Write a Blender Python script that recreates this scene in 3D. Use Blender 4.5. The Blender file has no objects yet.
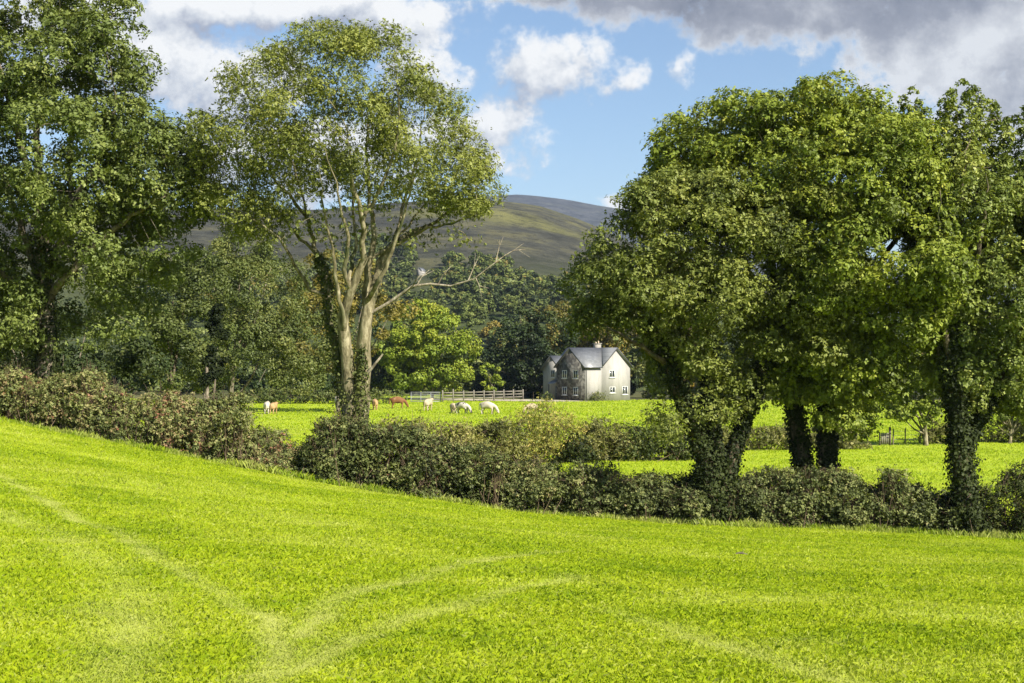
import bpy, bmesh, math, random
import numpy as np
from mathutils import Vector, Matrix

# ------------------------------------------------------------------ camera, sky, sun, exposure
S = bpy.context.scene
COL = S.collection
F = 1422.0            # focal length in pixels (50 mm on a 36 mm frame, 1024 px wide)
HZ = 360.0            # picture row of the horizon
cam = bpy.data.cameras.new('camera'); cam_o = bpy.data.objects.new('camera', cam); COL.objects.link(cam_o)
cam.lens = 50.0; cam.sensor_width = 36.0; cam.sensor_fit = 'HORIZONTAL'
cam.shift_y = 18.5/1024; cam.clip_start = 0.1; cam.clip_end = 30000
cam_o.location = (0, 0, 0); cam_o.rotation_euler = (math.pi/2, 0, 0)
S.camera = cam_o
S.render.engine = 'CYCLES'
S.view_settings.view_transform = 'Standard'; S.view_settings.look = 'None'
S.view_settings.gamma = 1.0; S.view_settings.use_curve_mapping = False
S.view_settings.exposure = 1.3
S.cycles.max_bounces = 6; S.cycles.diffuse_bounces = 2; S.cycles.transmission_bounces = 4
S.cycles.transparent_max_bounces = 4; S.cycles.volume_bounces = 0; S.cycles.use_denoising = True
S.cycles.caustics_reflective = False; S.cycles.caustics_refractive = False

SUN_AZ, SUN_EL = math.radians(43), math.radians(38)     # azimuth measured from +X towards the viewer
SD = Vector((math.cos(SUN_AZ)*math.cos(SUN_EL), -math.sin(SUN_AZ)*math.cos(SUN_EL), math.sin(SUN_EL)))
sun = bpy.data.lights.new('sun', 'SUN'); sun.energy = 5.0; sun.angle = math.radians(0.5); sun.color = (1.0, 0.93, 0.80)
sun_o = bpy.data.objects.new('sun', sun); COL.objects.link(sun_o)
sun_o.rotation_euler = SD.to_track_quat('Z', 'Y').to_euler(); sun_o.location = SD*200

class NT:
    """small helper for building node graphs out of arithmetic"""
    def __init__(self, tree): self.t = tree
    def node(self, typ, **kw):
        n = self.t.nodes.new(typ)
        for k, v in kw.items(): setattr(n, k, v)
        return n
    def link(self, a, b): self.t.links.new(a, b)
    def put(self, sock, v):
        if hasattr(v, 'links') or isinstance(v, bpy.types.NodeSocket): self.link(v, sock)
        else: sock.default_value = v
    def m(self, op, a, b=None, c=None, clamp=False):
        n = self.node('ShaderNodeMath', operation=op); n.use_clamp = clamp
        self.put(n.inputs[0], a)
        if b is not None: self.put(n.inputs[1], b)
        if c is not None: self.put(n.inputs[2], c)
        return n.outputs[0]
    def mix(self, f, a, b, blend='MIX'):
        n = self.node('ShaderNodeMix', data_type='RGBA', blend_type=blend)
        self.put(n.inputs[0], f)
        for s, v in ((n.inputs[6], a), (n.inputs[7], b)):
            if isinstance(v, tuple): s.default_value = (*v[:3], 1)
            else: self.link(v, s)
        return n.outputs[2]
    def ss(self, v, lo, hi):
        n = self.node('ShaderNodeMapRange', interpolation_type='SMOOTHSTEP')
        self.put(n.inputs[0], v); n.inputs[1].default_value = lo; n.inputs[2].default_value = hi
        return n.outputs[0]
    def noise(self, vec, scale, detail=4, rough=0.55, out=0):
        n = self.node('ShaderNodeTexNoise'); n.inputs['Scale'].default_value = scale
        n.inputs['Detail'].default_value = detail; n.inputs['Roughness'].default_value = rough
        if vec is not None: self.link(vec, n.inputs['Vector'])
        return n.outputs[out]
    def ramp(self, f, stops):
        n = self.node('ShaderNodeValToRGB'); cr = n.color_ramp
        while len(cr.elements) < len(stops): cr.elements.new(0.5)
        for e, (p, c) in zip(cr.elements, stops): e.position = p; e.color = (*c, 1)
        self.link(f, n.inputs[0]); return n.outputs[0]

W = bpy.data.worlds.new('World'); S.world = W; W.use_nodes = True
def build_sky():
    t = W.node_tree; t.nodes.clear(); N = NT(t)
    out = N.node('ShaderNodeOutputWorld'); bg = N.node('ShaderNodeBackground'); N.link(bg.outputs[0], out.inputs[0])
    sky = N.node('ShaderNodeTexSky', sky_type='NISHITA', sun_disc=False)
    sky.sun_elevation = SUN_EL; sky.sun_rotation = math.atan2(SD.x, SD.y)
    sky.air_density = 1.0; sky.dust_density = 0.6; sky.ozone_density = 3.5
    STR = 0.060; bg.inputs[1].default_value = STR
    tc = N.node('ShaderNodeTexCoord'); sx = N.node('ShaderNodeSeparateXYZ'); N.link(tc.outputs['Generated'], sx.inputs[0])
    yy = N.m('MAXIMUM', N.m('ABSOLUTE', sx.outputs[1]), 0.08)
    u = N.m('MULTIPLY', N.m('DIVIDE', sx.outputs[0], yy), 10.0)       # tangent of the bearing, in tenths
    v = N.m('MULTIPLY', N.m('DIVIDE', sx.outputs[2], yy), 10.0)       # tangent of the height
    def field(du, dv, blobs, amp, seed):
        cu = N.m('ADD', u, du); cv = N.m('ADD', v, dv)
        cb = N.node('ShaderNodeCombineXYZ'); N.link(cu, cb.inputs[0]); N.link(cv, cb.inputs[1]); cb.inputs[2].default_value = seed
        n1 = N.noise(cb.outputs[0], 3.8, 10, 0.64)
        wn = N.node('ShaderNodeTexNoise'); wn.inputs['Scale'].default_value = 2.2; wn.inputs['Detail'].default_value = 5
        N.link(cb.outputs[0], wn.inputs['Vector'])
        ws = N.node('ShaderNodeSeparateColor'); N.link(wn.outputs[1], ws.inputs[0])
        wu = N.m('ADD', cu, N.m('MULTIPLY', N.m('SUBTRACT', ws.outputs[0], .5), .55))
        wv = N.m('ADD', cv, N.m('MULTIPLY', N.m('SUBTRACT', ws.outputs[1], .5), .45))
        best = None
        for (px, py, rx, ry, *off) in blobs:
            a = N.m('DIVIDE', N.m('SUBTRACT', wu, (px-512)/F*10), rx/F*10)
            b = N.m('DIVIDE', N.m('SUBTRACT', wv, (HZ-py)/F*10), ry/F*10)
            d = N.m('SUBTRACT', 1.0, N.m('SQRT', N.m('ADD', N.m('MULTIPLY', a, a), N.m('MULTIPLY', b, b))))
            if off: d = N.m('ADD', d, off[0])
            best = d if best is None else N.m('MAXIMUM', best, d)
        return N.m('ADD', best, N.m('MULTIPLY', N.m('SUBTRACT', n1, 0.5), amp))
    cumuli = [(150,55,120,75),(60,20,120,60),(235,85,95,60),(250,8,230,34),(330,5,150,35),(420,70,50,45),(395,20,80,45),(552,66,100,62,-.28),(580,72,60,50,-.25),
              (500,134,84,64,-.35),(470,145,80,50,-.2),(300,150,170,55),(632,77,44,40,-.52),(688,62,40,38,-.60),(622,206,50,26,-.35),(-120,70,160,120)]
    bank = [(650,-32,150,66),(800,-14,185,76),(965,42,150,82),(1060,120,150,90),(1190,90,240,150),(560,-30,110,55),(880,-90,420,120)]
    d0 = field(0, 0, cumuli, 2.0, 3.1); d1 = field(0.10, 0.14, cumuli, 2.0, 3.1)
    e0 = field(0, 0, bank, 1.3, 7.7); e1 = field(0.16, -0.22, bank, 1.3, 7.7)
    dens_c = N.ss(d0, -0.02, 0.50); dens_b = N.ss(e0, 0.0, 0.30)
    lit_c = N.m('ADD', 0.62, N.m('MULTIPLY', N.m('SUBTRACT', d0, d1), 0.9), clamp=True)
    k = 1/STR/2**S.view_settings.exposure
    col_c = N.ramp(lit_c, [(0.15,(0.40*k,0.43*k,0.52*k)),(0.55,(0.70*k,0.73*k,0.78*k)),(0.95,(1.0*k,1.0*k,0.99*k))])
    # the bank: darkest towards its left, upper body; pale at its sunny right end
    hi = N.ss(N.m('ADD', N.m('MULTIPLY', u, .5), N.m('MULTIPLY', v, -1.0)), -1.8, -.45)
    tex = N.m('ADD', N.m('MULTIPLY', hi, .62), N.m('MULTIPLY', N.m('SUBTRACT', e1, e0), -0.6))
    edge = N.m('MULTIPLY', N.m('SUBTRACT', 1.0, N.ss(e0, 0.05, 0.45)), 0.55)
    lit_b = N.m('ADD', tex, N.m('ADD', edge, .16), clamp=True)
    col_b = N.ramp(lit_b, [(0.1,(0.16*k,0.18*k,0.24*k)),(0.5,(0.33*k,0.35*k,0.41*k)),(1.0,(0.78*k,0.80*k,0.83*k))])
    c = N.mix(N.m('MULTIPLY', dens_c, 0.96), sky.outputs[0], col_c)
    c = N.mix(N.m('MULTIPLY', dens_b, 0.97), c, col_b)
    N.link(c, bg.inputs[0])
build_sky()

# ------------------------------------------------------------------ general helpers
rng = np.random.default_rng(11)
random.seed(5)
def P3(px, py, d): return np.array([(px-512)/F*d, d, -(py-HZ)/F*d])

_K = rng.normal(size=(7, 3)); _PH = rng.uniform(0, 6.28, 7)
def wob(p, s):
    """smooth pseudo noise, about -1..1, of points p (n,3) at wavelength s"""
    q = np.asarray(p)/s*2.2
    r = np.zeros(len(q))
    for i in range(7): r += np.sin(q@_K[i] + _PH[i] + 1.7*np.sin(q@_K[(i+3) % 7]*0.6))
    return r/3.6

def tag(o, label=None, cat=None, group=None, kind=None):
    if label: o['label'] = label
    if cat: o['category'] = cat
    if group: o['group'] = group
    if kind: o['kind'] = kind
    return o
def link(name, data, mat=None, parent=None):
    o = bpy.data.objects.new(name, data); COL.objects.link(o)
    if mat is not None:
        for m_ in (mat if isinstance(mat, (list, tuple)) else [mat]): data.materials.append(m_)
    if parent is not None: o.parent = parent
    return o
def empty(name, loc=(0, 0, 0), rz=0.0):
    o = bpy.data.objects.new(name, None); COL.objects.link(o); o.location = loc; o.rotation_euler = (0, 0, rz); o.empty_display_size = .3
    return o
def child(o, parent):
    """parent a mesh written in world coordinates to an Empty"""
    o.parent = parent
    o.matrix_parent_inverse = Matrix.Translation(parent.location).inverted() if parent.rotation_euler.z == 0 else parent.matrix_world.inverted()
    return o
def raw_mesh(name, verts, counts, idx, attrs=None, smooth=False):
    me = bpy.data.meshes.new(name)
    verts = np.ascontiguousarray(verts, dtype=np.float32); idx = np.ascontiguousarray(idx, dtype=np.int32)
    counts = np.asarray(counts, dtype=np.int32)
    me.vertices.add(len(verts)); me.vertices.foreach_set('co', verts.ravel())
    me.loops.add(len(idx)); me.loops.foreach_set('vertex_index', idx)
    me.polygons.add(len(counts)); st = np.zeros(len(counts), np.int32); st[1:] = np.cumsum(counts)[:-1]
    me.polygons.foreach_set('loop_start', st)
    if smooth: me.polygons.foreach_set('use_smooth', np.ones(len(counts), bool))
    me.update(calc_edges=True)
    for k, v in (attrs or {}).items():
        a = me.attributes.new(k, 'FLOAT', 'POINT'); a.data.foreach_set('value', np.ascontiguousarray(v, np.float32))
    return me

class MB:
    """collects quads / polygons, then becomes ONE mesh"""
    def __init__(self): self.v = []; self.f = []
    def poly(self, pts): n = len(self.v); self.v += [tuple(p) for p in pts]; self.f.append(list(range(n, n+len(pts))))
    def box(self, x0, x1, y0, y1, z0, z1):
        n = len(self.v)
        self.v += [(x, y, z) for z in (z0, z1) for (x, y) in ((x0,y0),(x1,y0),(x1,y1),(x0,y1))]
        for q in ((3,2,1,0),(4,5,6,7),(0,1,5,4),(1,2,6,5),(2,3,7,6),(3,0,4,7)): self.f.append([n+i for i in q])
    def prism(self, pts, off):
        """closed solid between polygon pts and the same polygon moved by off"""
        n = len(self.v); k = len(pts); off = np.array(off, float)
        self.v += [tuple(p) for p in pts] + [tuple(np.array(p)+off) for p in pts]
        self.f.append(list(range(n, n+k))); self.f.append(list(range(n+2*k-1, n+k-1, -1)))
        for i in range(k):
            j = (i+1) % k; self.f.append([n+i, n+k+i, n+k+j, n+j])
    def tube(self, pts, rad, sides=6):
        pts = np.asarray(pts, float); n0 = len(self.v); k = len(pts)
        if k < 2: return
        t = np.gradient(pts, axis=0); t /= np.linalg.norm(t, axis=1)[:, None]+1e-9
        ref = np.array([0.31, 0.95, 0.05]); a = np.cross(t, ref); a /= np.linalg.norm(a, axis=1)[:, None]+1e-9
        b = np.cross(t, a); th = np.arange(sides)/sides*2*np.pi
        ring = pts[:, None]+np.asarray(rad)[:, None, None]*(np.cos(th)[None, :, None]*a[:, None]+np.sin(th)[None, :, None]*b[:, None])
        self.v += [tuple(p) for p in ring.reshape(-1, 3)]
        for i in range(k-1):
            o = n0+i*sides
            for j in range(sides):
                jj = (j+1) % sides; self.f.append((o+j, o+jj, o+sides+jj, o+sides+j))
        self.f.append(tuple(n0+(k-1)*sides+j for j in range(sides)))
    def build(self, name, mat, parent=None, smooth=False):
        c = [len(f) for f in self.f]; idx = [i for f in self.f for i in f]
        me = raw_mesh(name, np.array(self.v), c, idx, smooth=smooth)
        if not smooth:
            bm = bmesh.new(); bm.from_mesh(me); bmesh.ops.recalc_face_normals(bm, faces=bm.faces); bm.to_mesh(me); bm.free()
        return link(name, me, mat, parent)

# ------------------------------------------------------------------ materials
def material(name):
    m = bpy.data.materials.new(name); m.use_nodes = True
    t = m.node_tree; t.nodes.clear(); N = NT(t)
    out = N.node('ShaderNodeOutputMaterial')
    return m, N, out
def principled(N, out, rough=0.8, spec=0.3):
    p = N.node('ShaderNodeBsdfPrincipled'); p.inputs['Roughness'].default_value = rough
    p.inputs['Specular IOR Level'].default_value = spec
    N.link(p.outputs[0], out.inputs[0]); return p
def leaf_material(name, stops, trans=0.22, rough=0.55, spec=0.22, tcol=1.5, gain=1.25):
    stops = [(p_, tuple(v_*gain*(.55 if p_ == 0 else .98)*h_ for v_, h_ in zip(c_, (.99, .98, 1.0)))) for p_, c_ in stops]  # darkest stop lowered further, deepening crown shade through leaf colour
    m, N, out = material(name)
    at = N.node('ShaderNodeAttribute', attribute_name='tint')
    c = N.ramp(at.outputs['Fac'], stops)
    p = N.node('ShaderNodeBsdfPrincipled'); p.inputs['Roughness'].default_value = rough; p.inputs['Specular IOR Level'].default_value = spec
    N.link(c, p.inputs['Base Color'])
    tr = N.node('ShaderNodeBsdfTranslucent')
    cc = N.mix(1.0, c, (1.15*tcol/1.5, 1.1*tcol/1.5, 0.45), 'MULTIPLY'); N.link(cc, tr.inputs[0])
    mx = N.node('ShaderNodeMixShader'); mx.inputs[0].default_value = trans
    N.link(p.outputs[0], mx.inputs[1]); N.link(tr.outputs[0], mx.inputs[2]); N.link(mx.outputs[0], out.inputs[0])
    return m
def bark_material(name, c0, c1, c2, scale=6.0):
    m, N, out = material(name); p = principled(N, out, 0.9, 0.15)
    g = N.node('ShaderNodeNewGeometry')
    mp = N.node('ShaderNodeMapping'); mp.inputs['Scale'].default_value = (1, 1, 0.35); N.link(g.outputs['Position'], mp.inputs[0])
    n = N.noise(mp.outputs[0], scale, 5, 0.65); n2 = N.noise(mp.outputs[0], 1.3, 3)
    c = N.ramp(n, [(0.36, c0), (0.52, c1), (0.68, c2)])
    c = N.mix(N.ss(n2, .50, .68), c, (0.055, 0.065, 0.025))
    N.link(c, p.inputs['Base Color'])
    b = N.node('ShaderNodeBump'); b.inputs['Strength'].default_value = 0.8; b.inputs['Distance'].default_value = 0.05
    N.link(n, b.inputs['Height']); N.link(b.outputs[0], p.inputs['Normal'])
    return m
def plain(name, col, rough=0.7, spec=0.3, var=0.25, scale=3.0, bump=0.0):
    m, N, out = material(name); p = principled(N, out, rough, spec)
    tc = N.node('ShaderNodeTexCoord'); n = N.noise(tc.outputs['Object'], scale, 5, 0.6)
    c = N.mix(n, tuple(x*(1-var) for x in col), tuple(min(1, x*(1+var)) for x in col)); N.link(c, p.inputs['Base Color'])
    if bump:
        b = N.node('ShaderNodeBump'); b.inputs['Strength'].default_value = bump; b.inputs['Distance'].default_value = .03
        N.link(n, b.inputs['Height']); N.link(b.outputs[0], p.inputs['Normal'])
    return m

LEAF = {
 'sycamore': leaf_material('leaf_sycamore', [(0,(0.034,0.048,0.012)),(.35,(0.075,0.102,0.022)),(.7,(0.130,0.158,0.038)),(1,(0.21,0.23,0.070))]),
 'ash':      leaf_material('leaf_ash',      [(0,(0.045,0.060,0.013)),(.4,(0.105,0.128,0.024)),(.75,(0.165,0.184,0.037)),(1,(0.235,0.235,0.055))]),
 'dome':     leaf_material('leaf_dome',     [(0,(0.050,0.066,0.009)),(.35,(0.105,0.142,0.016)),(.7,(0.178,0.208,0.024)),(1,(0.27,0.265,0.034))]),
 'olive':    leaf_material('leaf_olive',    [(0,(0.028,0.045,0.010)),(.4,(0.070,0.090,0.022)),(.75,(0.122,0.128,0.034)),(1,(0.19,0.165,0.045))], gain=1.35),
 'moss':     leaf_material('leaf_moss',     [(0,(0.042,0.058,0.012)),(.4,(0.094,0.118,0.022)),(.75,(0.158,0.178,0.036)),(1,(0.24,0.235,0.055))]),
 'poplar':   leaf_material('leaf_poplar',   [(0,(0.036,0.052,0.012)),(.4,(0.088,0.116,0.022)),(.75,(0.150,0.175,0.035)),(1,(0.23,0.24,0.060))], rough=.5, gain=1.5),
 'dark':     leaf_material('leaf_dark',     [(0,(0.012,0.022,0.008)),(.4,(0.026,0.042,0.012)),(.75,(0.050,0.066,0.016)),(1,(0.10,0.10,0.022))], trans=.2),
 'bright':   leaf_material('leaf_bright',   [(0,(0.060,0.095,0.010)),(.4,(0.125,0.175,0.016)),(.75,(0.20,0.225,0.022)),(1,(0.30,0.28,0.035))], gain=1.2),
 'autumn':   leaf_material('leaf_autumn',   [(0,(0.040,0.040,0.010)),(.4,(0.095,0.085,0.016)),(.75,(0.150,0.115,0.020)),(1,(0.21,0.13,0.022))], gain=1.6),
 'wood':     leaf_material('leaf_wood',     [(0,(0.022,0.032,0.010)),(.4,(0.050,0.068,0.017)),(.7,(0.085,0.102,0.024)),(.9,(0.11,0.105,0.028)),(1,(0.13,0.095,0.025))], trans=.2, gain=1.75),
 'ivy':      leaf_material('leaf_ivy',      [(0,(0.013,0.021,0.006)),(.5,(0.034,0.046,0.012)),(1,(0.090,0.102,0.026))], trans=.15, rough=.6, spec=.12),
 'bramble':  leaf_material('leaf_bramble',  [(0,(0.024,0.032,0.011)),(.3,(0.062,0.078,0.024)),(.56,(0.120,0.134,0.042)),(.74,(0.158,0.150,0.060)),(.9,(0.155,0.108,0.055)),(1,(0.15,0.065,0.040))], trans=.2, rough=.6, spec=.2, gain=1.5),
 'scrub':    leaf_material('leaf_scrub',    [(0,(0.035,0.042,0.012)),(.4,(0.100,0.105,0.030)),(.75,(0.175,0.165,0.050)),(1,(0.24,0.195,0.075))], trans=.25, gain=1.6),
 'gorse':    leaf_material('leaf_gorse',    [(0,(0.030,0.042,0.010)),(.4,(0.080,0.095,0.022)),(.75,(0.165,0.150,0.034)),(1,(0.24,0.19,0.052))], trans=.25, gain=2.1),
}
BARK_ASH = bark_material('bark_ash', (0.070,0.062,0.034), (0.165,0.145,0.085), (0.31,0.28,0.185))
BARK_DARK = bark_material('bark_dark', (0.035,0.028,0.018), (0.08,0.065,0.042), (0.17,0.14,0.095))
BARK_GREY = bark_material('bark_grey', (0.06,0.05,0.035), (0.13,0.11,0.08), (0.24,0.21,0.155))
DEADWOOD = bark_material('deadwood', (0.12,0.10,0.07), (0.24,0.21,0.155), (0.36,0.33,0.25), 9)
STEMS = plain('hedge_stems', (0.13,0.095,0.062), .9, .1, .5, 2.0)

# ------------------------------------------------------------------ terrain
_hpx = np.array([(-420,345,60),(-200,385,58),(0,420,56),(150,449,55.5),(300,480,55),(530,514,54),(700,525,52.5),(860,532,52),(1024,541,51.5),(1250,552,50.5),(1500,560,49)], float)
HX = (_hpx[:,0]-512)/F*_hpx[:,2]; HD = _hpx[:,2]; HFZ = -(_hpx[:,1]-HZ)/F*_hpx[:,2]
_fx = np.linspace(-60, 60, 601)
def _sm(a): k = np.hanning(31); k /= k.sum(); return np.convolve(np.pad(a, 15, mode='edge'), k, 'valid')
_fd = _sm(np.interp(_fx, HX, HD)); _fz = _sm(np.interp(_fx, HX, HFZ))
def hedge_d(x): return np.interp(x, _fx, _fd)
def hedge_z(x): return np.interp(x, _fx, _fz)
def sstep(t): t = np.clip(t, 0, 1); return t*t*(3-2*t)
def H(x, y):
    x = np.asarray(x, float); y = np.asarray(y, float)
    D = hedge_d(np.clip(x, -60, 60)); zf = hedge_z(np.clip(x, -60, 60))
    near = -1.7 - 0.03*x
    t = np.clip(y/D, -1.2, 1)
    fore = near + (zf-near)*t
    p = np.stack([x, y, 0*x], -1).reshape(-1, 3)
    und = (wob(p, 9.0)*0.10 + wob(p, 3.1)*0.035).reshape(x.shape)
    fore = fore + und*np.clip(1.0-np.abs(y-D)/3.0*0, 0, 1)*np.where(y < D-2, 1, np.clip((D+1-y)/3, 0, 1))
    far = -6.3 + 0.12*np.clip(-(x+0.22*y+9), 0, 40) + (wob(p, 45.0)*0.18+wob(p, 14.)*.05).reshape(x.shape)
    far = far - 0.012*np.clip(y-235, 0, 260) + 0.03*np.clip(y-900, 0, 5000)*0
    return fore + (far-fore)*sstep((y-D-0.5)/17.0)
def Hs(x, y): return float(H(np.array([x]), np.array([y]))[0])
def on_ground(px, py):
    """where the sight line through a pixel meets the ground"""
    d = np.linspace(6, 240, 6000); x = (px-512)/F*d; z = -(py-HZ)/F*d
    below = np.nonzero(z <= H(x, d))[0]
    i = below[0] if len(below) else len(d)-1
    return np.array([x[i], d[i]])

TRACKS = [([(-60,450),(0,478),(60,508),(112,532),(165,562),(215,592),(265,618),(278,650),(262,700)], .30),
          ([(-80,500),(0,512),(60,535),(100,566),(130,606),(122,650),(92,700)], .55),
          ([(300,640),(345,596),(420,576),(500,561),(560,552)], .28),
          ([(262,690),(330,650),(400,622),(512,592),(580,578)], .28),
          ([(600,610),(700,640),(800,672),(900,700)], .34)]
TW = [(np.array([on_ground(*p) for p in pl]), w) for pl, w in TRACKS]
def track_amount(x, y):
    q = np.stack([x, y], -1); best = np.zeros(len(q))
    p3 = np.stack([x, y, 0*x], -1); q = q + np.stack([wob(p3, 2.2), wob(p3+50, 2.2)], -1)*0.16
    for pl, w in TW:
        dmin = np.full(len(q), 1e9)
        for a, b in zip(pl[:-1], pl[1:]):
            ab = b-a; t = np.clip(((q-a)@ab)/(ab@ab), 0, 1); dmin = np.minimum(dmin, np.linalg.norm(q-(a+t[:, None]*ab), axis=1))
        best = np.maximum(best, np.clip(1.15-dmin/w, 0, 1)*(.50 if w > .5 else .70))
    return best*np.clip(.85+.35*wob(p3+9, 1.7)+.25*wob(p3, .5), .3, 1.1)

def polar_sheet(name, az, rad, fn, mat, attr=None):
    A, R = np.meshgrid(az, rad); x = R*np.sin(A); y = R*np.cos(A); z = fn(x, y)
    n, m = A.shape; v = np.stack([x, y, z], -1).reshape(-1, 3)
    i = (np.arange(n-1)[:, None]*m+np.arange(m-1)).ravel()
    idx = np.stack([i, i+m, i+m+1, i+1], -1)
    idx = idx[:, ::-1]
    me = raw_mesh(name, v, np.full(len(idx), 4), idx.ravel(), smooth=True, attrs=attr(v[:, 0], v[:, 1]) if attr else None)
    return link(name, me, mat)

def ground_material():
    m, N, out = material('pasture'); p = principled(N, out, 0.85, 0.2)
    g = N.node('ShaderNodeNewGeometry'); pos = g.outputs['Position']
    n0 = N.noise(pos, 0.07, 4); n1 = N.noise(pos, 0.55, 5, .6); n2 = N.noise(pos, 6.0, 4, .7)
    c = N.ramp(n1, [(0.3,(0.19,0.27,0.006)),(0.5,(0.25,0.33,0.007)),(0.72,(0.31,0.37,0.013))])
    c = N.mix(N.m('MULTIPLY', N.ss(n0, .52, .70), .5), c, (0.30,0.31,0.045))
    c = N.mix(N.m('MULTIPLY', N.ss(n2, .55, .75), .2), c, (0.14,0.21,0.008))
    tr = N.node('ShaderNodeAttribute', attribute_name='track')
    c = N.mix(N.m('MULTIPLY', tr.outputs['Fac'], .8), c, (0.34,0.34,0.11))
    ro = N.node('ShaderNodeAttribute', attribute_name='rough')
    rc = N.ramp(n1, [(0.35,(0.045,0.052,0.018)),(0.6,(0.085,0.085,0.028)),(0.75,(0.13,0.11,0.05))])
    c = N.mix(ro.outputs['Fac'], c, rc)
    N.link(c, p.inputs['Base Color'])
    b = N.node('ShaderNodeBump'); b.inputs['Strength'].default_value = 0.35; b.inputs['Distance'].default_value = 0.05
    N.link(N.m('ADD', N.noise(pos, 2.2, 6, .75), n2), b.inputs['Height']); N.link(b.outputs[0], p.inputs['Normal'])
    return m
def ground_attr(x, y):
    D = hedge_d(np.clip(x, -60, 60)); p = np.stack([x, y, 0*x], -1)
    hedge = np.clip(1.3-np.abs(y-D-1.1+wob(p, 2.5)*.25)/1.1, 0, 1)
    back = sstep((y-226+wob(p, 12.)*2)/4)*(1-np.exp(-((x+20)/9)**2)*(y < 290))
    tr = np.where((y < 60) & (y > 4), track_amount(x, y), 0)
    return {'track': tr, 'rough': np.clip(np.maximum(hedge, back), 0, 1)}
az = np.concatenate([np.linspace(-math.pi, -0.75, 50)[:-1], np.linspace(-0.75, -0.46, 30)[:-1], np.linspace(-0.46, 0.46, 620), np.linspace(0.46, 0.75, 30)[1:], np.linspace(.75, math.pi, 50)[1:]])
rad = np.concatenate([[0.05, 1, 2.5, 4.5], np.geomspace(6, 64, 330), np.geomspace(64, 300, 170)[1:], np.geomspace(300, 9000, 24)[1:]])
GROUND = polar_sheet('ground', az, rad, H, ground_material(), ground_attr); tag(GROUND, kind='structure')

# --- hill and mountain behind
def ridge_height(px, pts): a = np.array(pts, float); return np.interp(px, a[:, 0], a[:, 1])
HILL_PTS = [(-900,250),(-400,225),(-100,215),(80,214),(170,211),(240,214),(330,214),(420,207),(462,204),(500,206),(540,212),(575,222),(603,233),(640,250),(700,272),(780,295),(900,318),(1100,335),(1600,350)]
MTN_PTS = [(-900,262),(-300,236),(100,222),(300,214),(420,203),(488,195.5),(515,194),(535,195),(560,198),(590,204),(625,210),(700,224),(800,246),(1000,290),(1300,330),(1700,350)]
def hill_fn(d0, d1, d2, pts, seed, rough, zb):
    def fn(x, y):
        px = 512+F*x/np.maximum(y, 1); crest = (HZ-ridge_height(px, pts))/F*d1
        r = np.hypot(x, y); yy = y
        t = np.clip((yy-d0)/(d1-d0), 0, 1); up = (0.55*t+0.45*t*t*(3-2*t))
        z = zb+(crest-zb)*up*np.where(yy > d1, 1-0.6*sstep((yy-d1)/(d2-d1)), 1)
        p = np.stack([x+seed, y, 0*x], -1).reshape(-1, 3)
        w_ = sstep(t*3)*(1-0.75*np.exp(-((t-1)/.12)**2))
        z = z+w_*rough*(wob(p, 420.)+.5*wob(p, 160.)+.22*wob(p, 60.)).reshape(x.shape)
        return z
    return fn
def hill_material(name, heath, mid, green, haze=False):
    m, N, out = material(name); p = principled(N, out, 0.95, 0.1)
    g = N.node('ShaderNodeNewGeometry'); pos = g.outputs['Position']
    n0 = N.noise(pos, 0.0045, 6, .65); n1 = N.noise(pos, 0.022, 8, .72); n2 = N.noise(pos, 0.10, 6, .75)
    c = N.ramp(n1, [(0.38, tuple(x*.5 for x in heath)), (0.5, heath), (0.62, mid)])
    c = N.mix(N.m('MULTIPLY', N.ss(n0, .50, .66), .75), c, green)
    c = N.mix(N.m('MULTIPLY', N.ss(n2, .50, .62), .65), c, tuple(x*.35 for x in heath))
    sz = N.node('ShaderNodeSeparateXYZ'); N.link(pos, sz.inputs[0])
    c = N.mix(N.m('SUBTRACT', 1.0, N.ss(N.m('ADD', sz.outputs[2], N.m('MULTIPLY', n1, 30.0)), 30.0, 85.0)), c, N.ramp(n2, [(.35, (0.022,0.032,0.012)), (.65, (0.070,0.085,0.024))]))
    N.link(c, p.inputs['Base Color'])
    b = N.node('ShaderNodeBump'); b.inputs['Strength'].default_value = 0.8; b.inputs['Distance'].default_value = 6.0
    N.link(N.m('ADD', n1, N.m('MULTIPLY', n2, .4)), b.inputs['Height']); N.link(b.outputs[0], p.inputs['Normal'])
    return m
HILL = hill_fn(330, 1500, 2600, HILL_PTS, 0, 7, -9.5)
MTN = hill_fn(2400, 4600, 7000, MTN_PTS, 900, 14, 20)
o = polar_sheet('hill', np.linspace(-.62, .62, 320), np.linspace(325, 2500, 170), HILL, hill_material('moorland', (0.046,0.046,0.035), (0.082,0.077,0.040), (0.135,0.132,0.042))); tag(o, kind='structure')  # heath kept dark, its colour also standing in for a cloud shadow
o = polar_sheet('mountain', np.linspace(-.62, .62, 220), np.linspace(2450, 7000, 120), MTN, hill_material('hazy_mountain_heath', (0.042,0.046,0.054), (0.065,0.066,0.068), (0.060,0.066,0.056))); tag(o, kind='structure')  # bluish distance haze is mixed into these heath colours

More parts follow.
